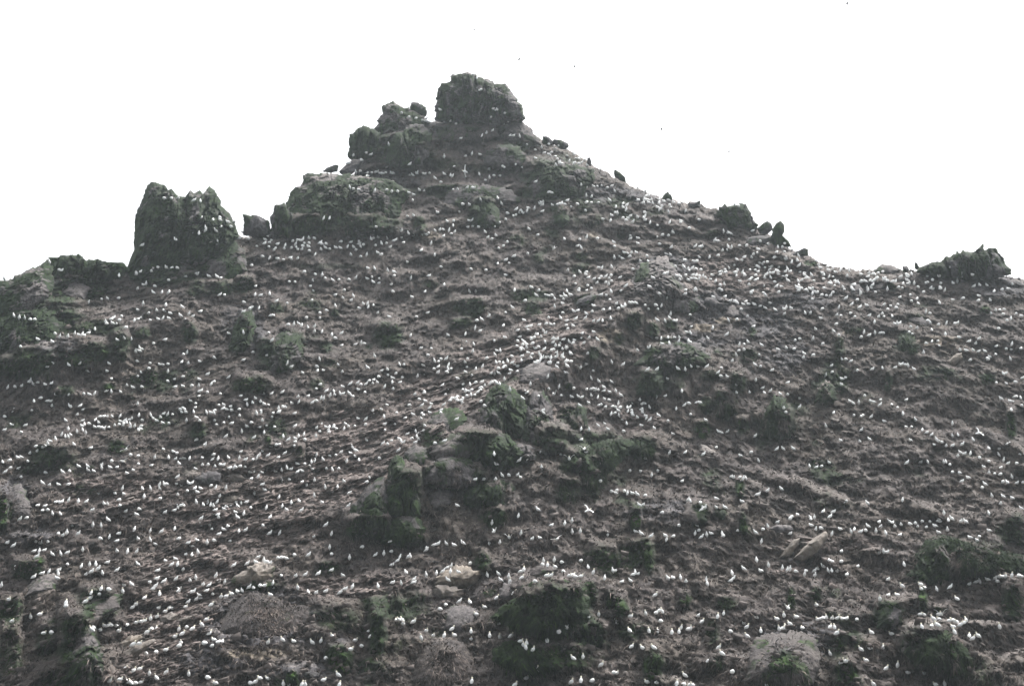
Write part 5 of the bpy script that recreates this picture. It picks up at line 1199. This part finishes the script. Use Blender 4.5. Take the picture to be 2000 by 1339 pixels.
# ------------------------------------------------------------------ loose slate and dead growth on the slope
dPu = np.gradient(P, axis=1)
dPv = np.gradient(P, axis=0)
NRM = np.cross(dPv, dPu)
NRM /= np.maximum(np.linalg.norm(NRM, axis=-1), 1e-9)[..., None]
NRM = np.where((NRM[..., 1] > 0)[..., None], -NRM, NRM)        # outwards, towards the sea
inside = (U > -60) & (U < 2060) & (V < 1420) & (ds > 2)


def pick(weight, n, seed):
    r_ = np.random.default_rng(seed)
    w = (weight * inside).ravel()
    cdf = np.cumsum(w)
    k_ = np.searchsorted(cdf, r_.uniform(0, cdf[-1], n))
    return k_, r_


# slate plates
k_, r_ = pick(np.clip(scree, 0, 1) ** 1.5 + 0.2 + 0.25 * rock, 26000, 21)
pos_ = P.reshape(-1, 3)[k_]
nrm_ = NRM.reshape(-1, 3)[k_]
n = len(k_)
left = np.where(U.ravel()[k_] < 1150, 1.0, -0.6)
ax = np.stack((np.ones(n), r_.normal(0, .25, n), left * 0.38 + r_.normal(0, .16, n)), -1)
ax /= np.linalg.norm(ax, axis=1)[:, None]
up_ = nrm_ * 0.75 + np.array((0, 0, 0.65)) + r_.normal(0, .25, (n, 3))
up_ -= (up_ * ax).sum(1)[:, None] * ax
up_ /= np.linalg.norm(up_, axis=1)[:, None]
sd = np.cross(up_, ax)
ln = np.clip(r_.lognormal(-1.25, .52, n), .1, 1.1)
insc = scree.ravel()[k_] > .4
ln = ln * np.where(insc, 1.5, 1.0)
wd = ln * np.where(insc, r_.uniform(.25, .55, n), r_.uniform(.4, .9, n))
insc = scree.ravel()[k_] > .4
hh = ln * np.where(insc, r_.uniform(.07, .20, n), r_.uniform(.25, .75, n))
corner = np.array([(-1, -1, -1), (1, -1, -1), (1, 1, -1), (-1, 1, -1), (-1, -1, 1), (1, -1, 1), (1, 1, 1), (-1, 1, 1)], float)
cj = corner[None] * (1 - np.abs(r_.normal(0, .28, (n, 8, 1))).clip(0, .7)) + r_.normal(0, .08, (n, 8, 3))
dv_ = pos_[:, None] + cj[..., 0:1] * (ax * ln[:, None])[:, None] * .5 + cj[..., 1:2] * (sd * wd[:, None])[:, None] * .5 + cj[..., 2:3] * (up_ * hh[:, None])[:, None] * .5 + (up_ * (hh * .25)[:, None])[:, None]
bf = np.array([(0, 3, 2, 1), (4, 5, 6, 7), (0, 1, 5, 4), (1, 2, 6, 5), (2, 3, 7, 6), (3, 0, 4, 7)])
df = (np.arange(n)[:, None, None] * 8 + bf[None]).reshape(-1, 4)
debris = mesh_object("slate_debris", dv_.reshape(-1, 3), df, M_DEBRIS, attrs={"shade": np.repeat(np.clip(r_.beta(2.2, 2.2, n) * np.where(insc, 1, .62), 0, 1), 8)}, shade=False)
tag(debris, "loose plates of brown slate strewn down the fans of the slope", "slate debris", None, "stuff")

# matted dead stems hanging down the slope, greener on the damp faces
k_, r_ = pick(0.35 + 0.65 * np.clip(1 - scree * .8 - rock * .6 - green * .5, 0, 1), NBLADE, 31)
pos_ = P.reshape(-1, 3)[k_]
nrm_ = NRM.reshape(-1, 3)[k_]
pos_ = pos_ + dPu.reshape(-1, 3)[k_] * r_.uniform(-.5, .5, len(k_))[:, None] + dPv.reshape(-1, 3)[k_] * r_.uniform(-.5, .5, len(k_))[:, None]
pos_ = np.concatenate([pos_] + CRAG_P)          # the crags carry it too, more thinly
nrm_ = np.concatenate([nrm_] + CRAG_N)
n = len(pos_)
down = np.array((0, 0, -1.0)) + nrm_ * nrm_[:, 2:3]
down /= np.maximum(np.linalg.norm(down, axis=1), 1e-6)[:, None]
lat = 0.9 * vnoise(pos_, (.12, .12, .12), 611) + 0.5 * vnoise(pos_, (.5, .5, .5), 612)
dr = down + nrm_ * r_.uniform(.08, .5, n)[:, None] + np.stack((lat, np.zeros(n), np.zeros(n)), -1) + r_.normal(0, .24, (n, 3))
dr /= np.linalg.norm(dr, axis=1)[:, None]
sdv = np.cross(dr, nrm_)
sdv /= np.maximum(np.linalg.norm(sdv, axis=1), 1e-6)[:, None]
ln = np.clip(r_.lognormal(-.62, .45, n), .15, 1.6)
wd = r_.uniform(.018, .045, n) * (0.7 + 0.5 * ln)
g_ = np.clip(np.concatenate([green.ravel()[k_]] + CRAG_G), 0, 1)
ln[len(k_):] *= .75
isg = r_.uniform(0, 1, n) < g_ * 1.1 - .05
sh = np.where(isg, .25 * r_.beta(1.1, 1.9, n), .3 + .7 * r_.beta(1.15, 2.0, n))
cl = 0.6 * fbm(pos_, (.5, .5, .4), 3, 621) + .4 * fbm(pos_, (1.6, 1.6, .9), 2, 625)
sh = np.where(isg, sh, np.clip(sh + .55 * cl - .04, .3, 1))
root = pos_ - nrm_ * .03
tip = root + dr * ln[:, None] + np.array((0, 0, -.12)) * ln[:, None]
midp = root + dr * (ln * .5)[:, None] + nrm_ * (ln * .10)[:, None]
bv = np.stack((root + sdv * wd[:, None], root - sdv * wd[:, None], midp - sdv * (wd * .75)[:, None], midp + sdv * (wd * .75)[:, None], tip), 1).reshape(-1, 3)
b0 = np.arange(n) * 5
tri = np.concatenate((np.stack((b0, b0 + 1, b0 + 2), -1), np.stack((b0, b0 + 2, b0 + 3), -1), np.stack((b0 + 3, b0 + 2, b0 + 4), -1)))
growth = mesh_object("dead_growth", bv, tri, M_TUFT, attrs={"shade": np.repeat(sh, 5)}, shade=True)
tag(growth, "matted brown dead stems and moss hanging down the slope", "dead growth", None, "stuff")

# ------------------------------------------------------------------ thin sea haze in front of the upper slope
HAZE = 0.00015
hm = bpy.data.materials.new("sea_haze")
hm.use_nodes = True
ht = hm.node_tree
ht.nodes.clear()
hv = ht.nodes.new("ShaderNodeVolumePrincipled")
hv.inputs['Color'].default_value = (0.84, 0.93, 0.98, 1)
hv.inputs['Density'].default_value = HAZE
hv.inputs['Anisotropy'].default_value = 0.2
hout = ht.nodes.new("ShaderNodeOutputMaterial")
ht.links.new(hv.outputs[0], hout.inputs['Volume'])
x0, x1, y0, y1, z0, z1 = -640, 640, -520, 820, -9, 190
hz = mesh_object("haze", [(x, y, z) for z in (z0, z1) for y in (y0, y1) for x in (x0, x1)],
                 [(0, 2, 3, 1), (4, 5, 7, 6), (0, 1, 5, 4), (2, 6, 7, 3), (0, 4, 6, 2), (1, 3, 7, 5)], hm, shade=False)
tag(hz, kind="stuff")
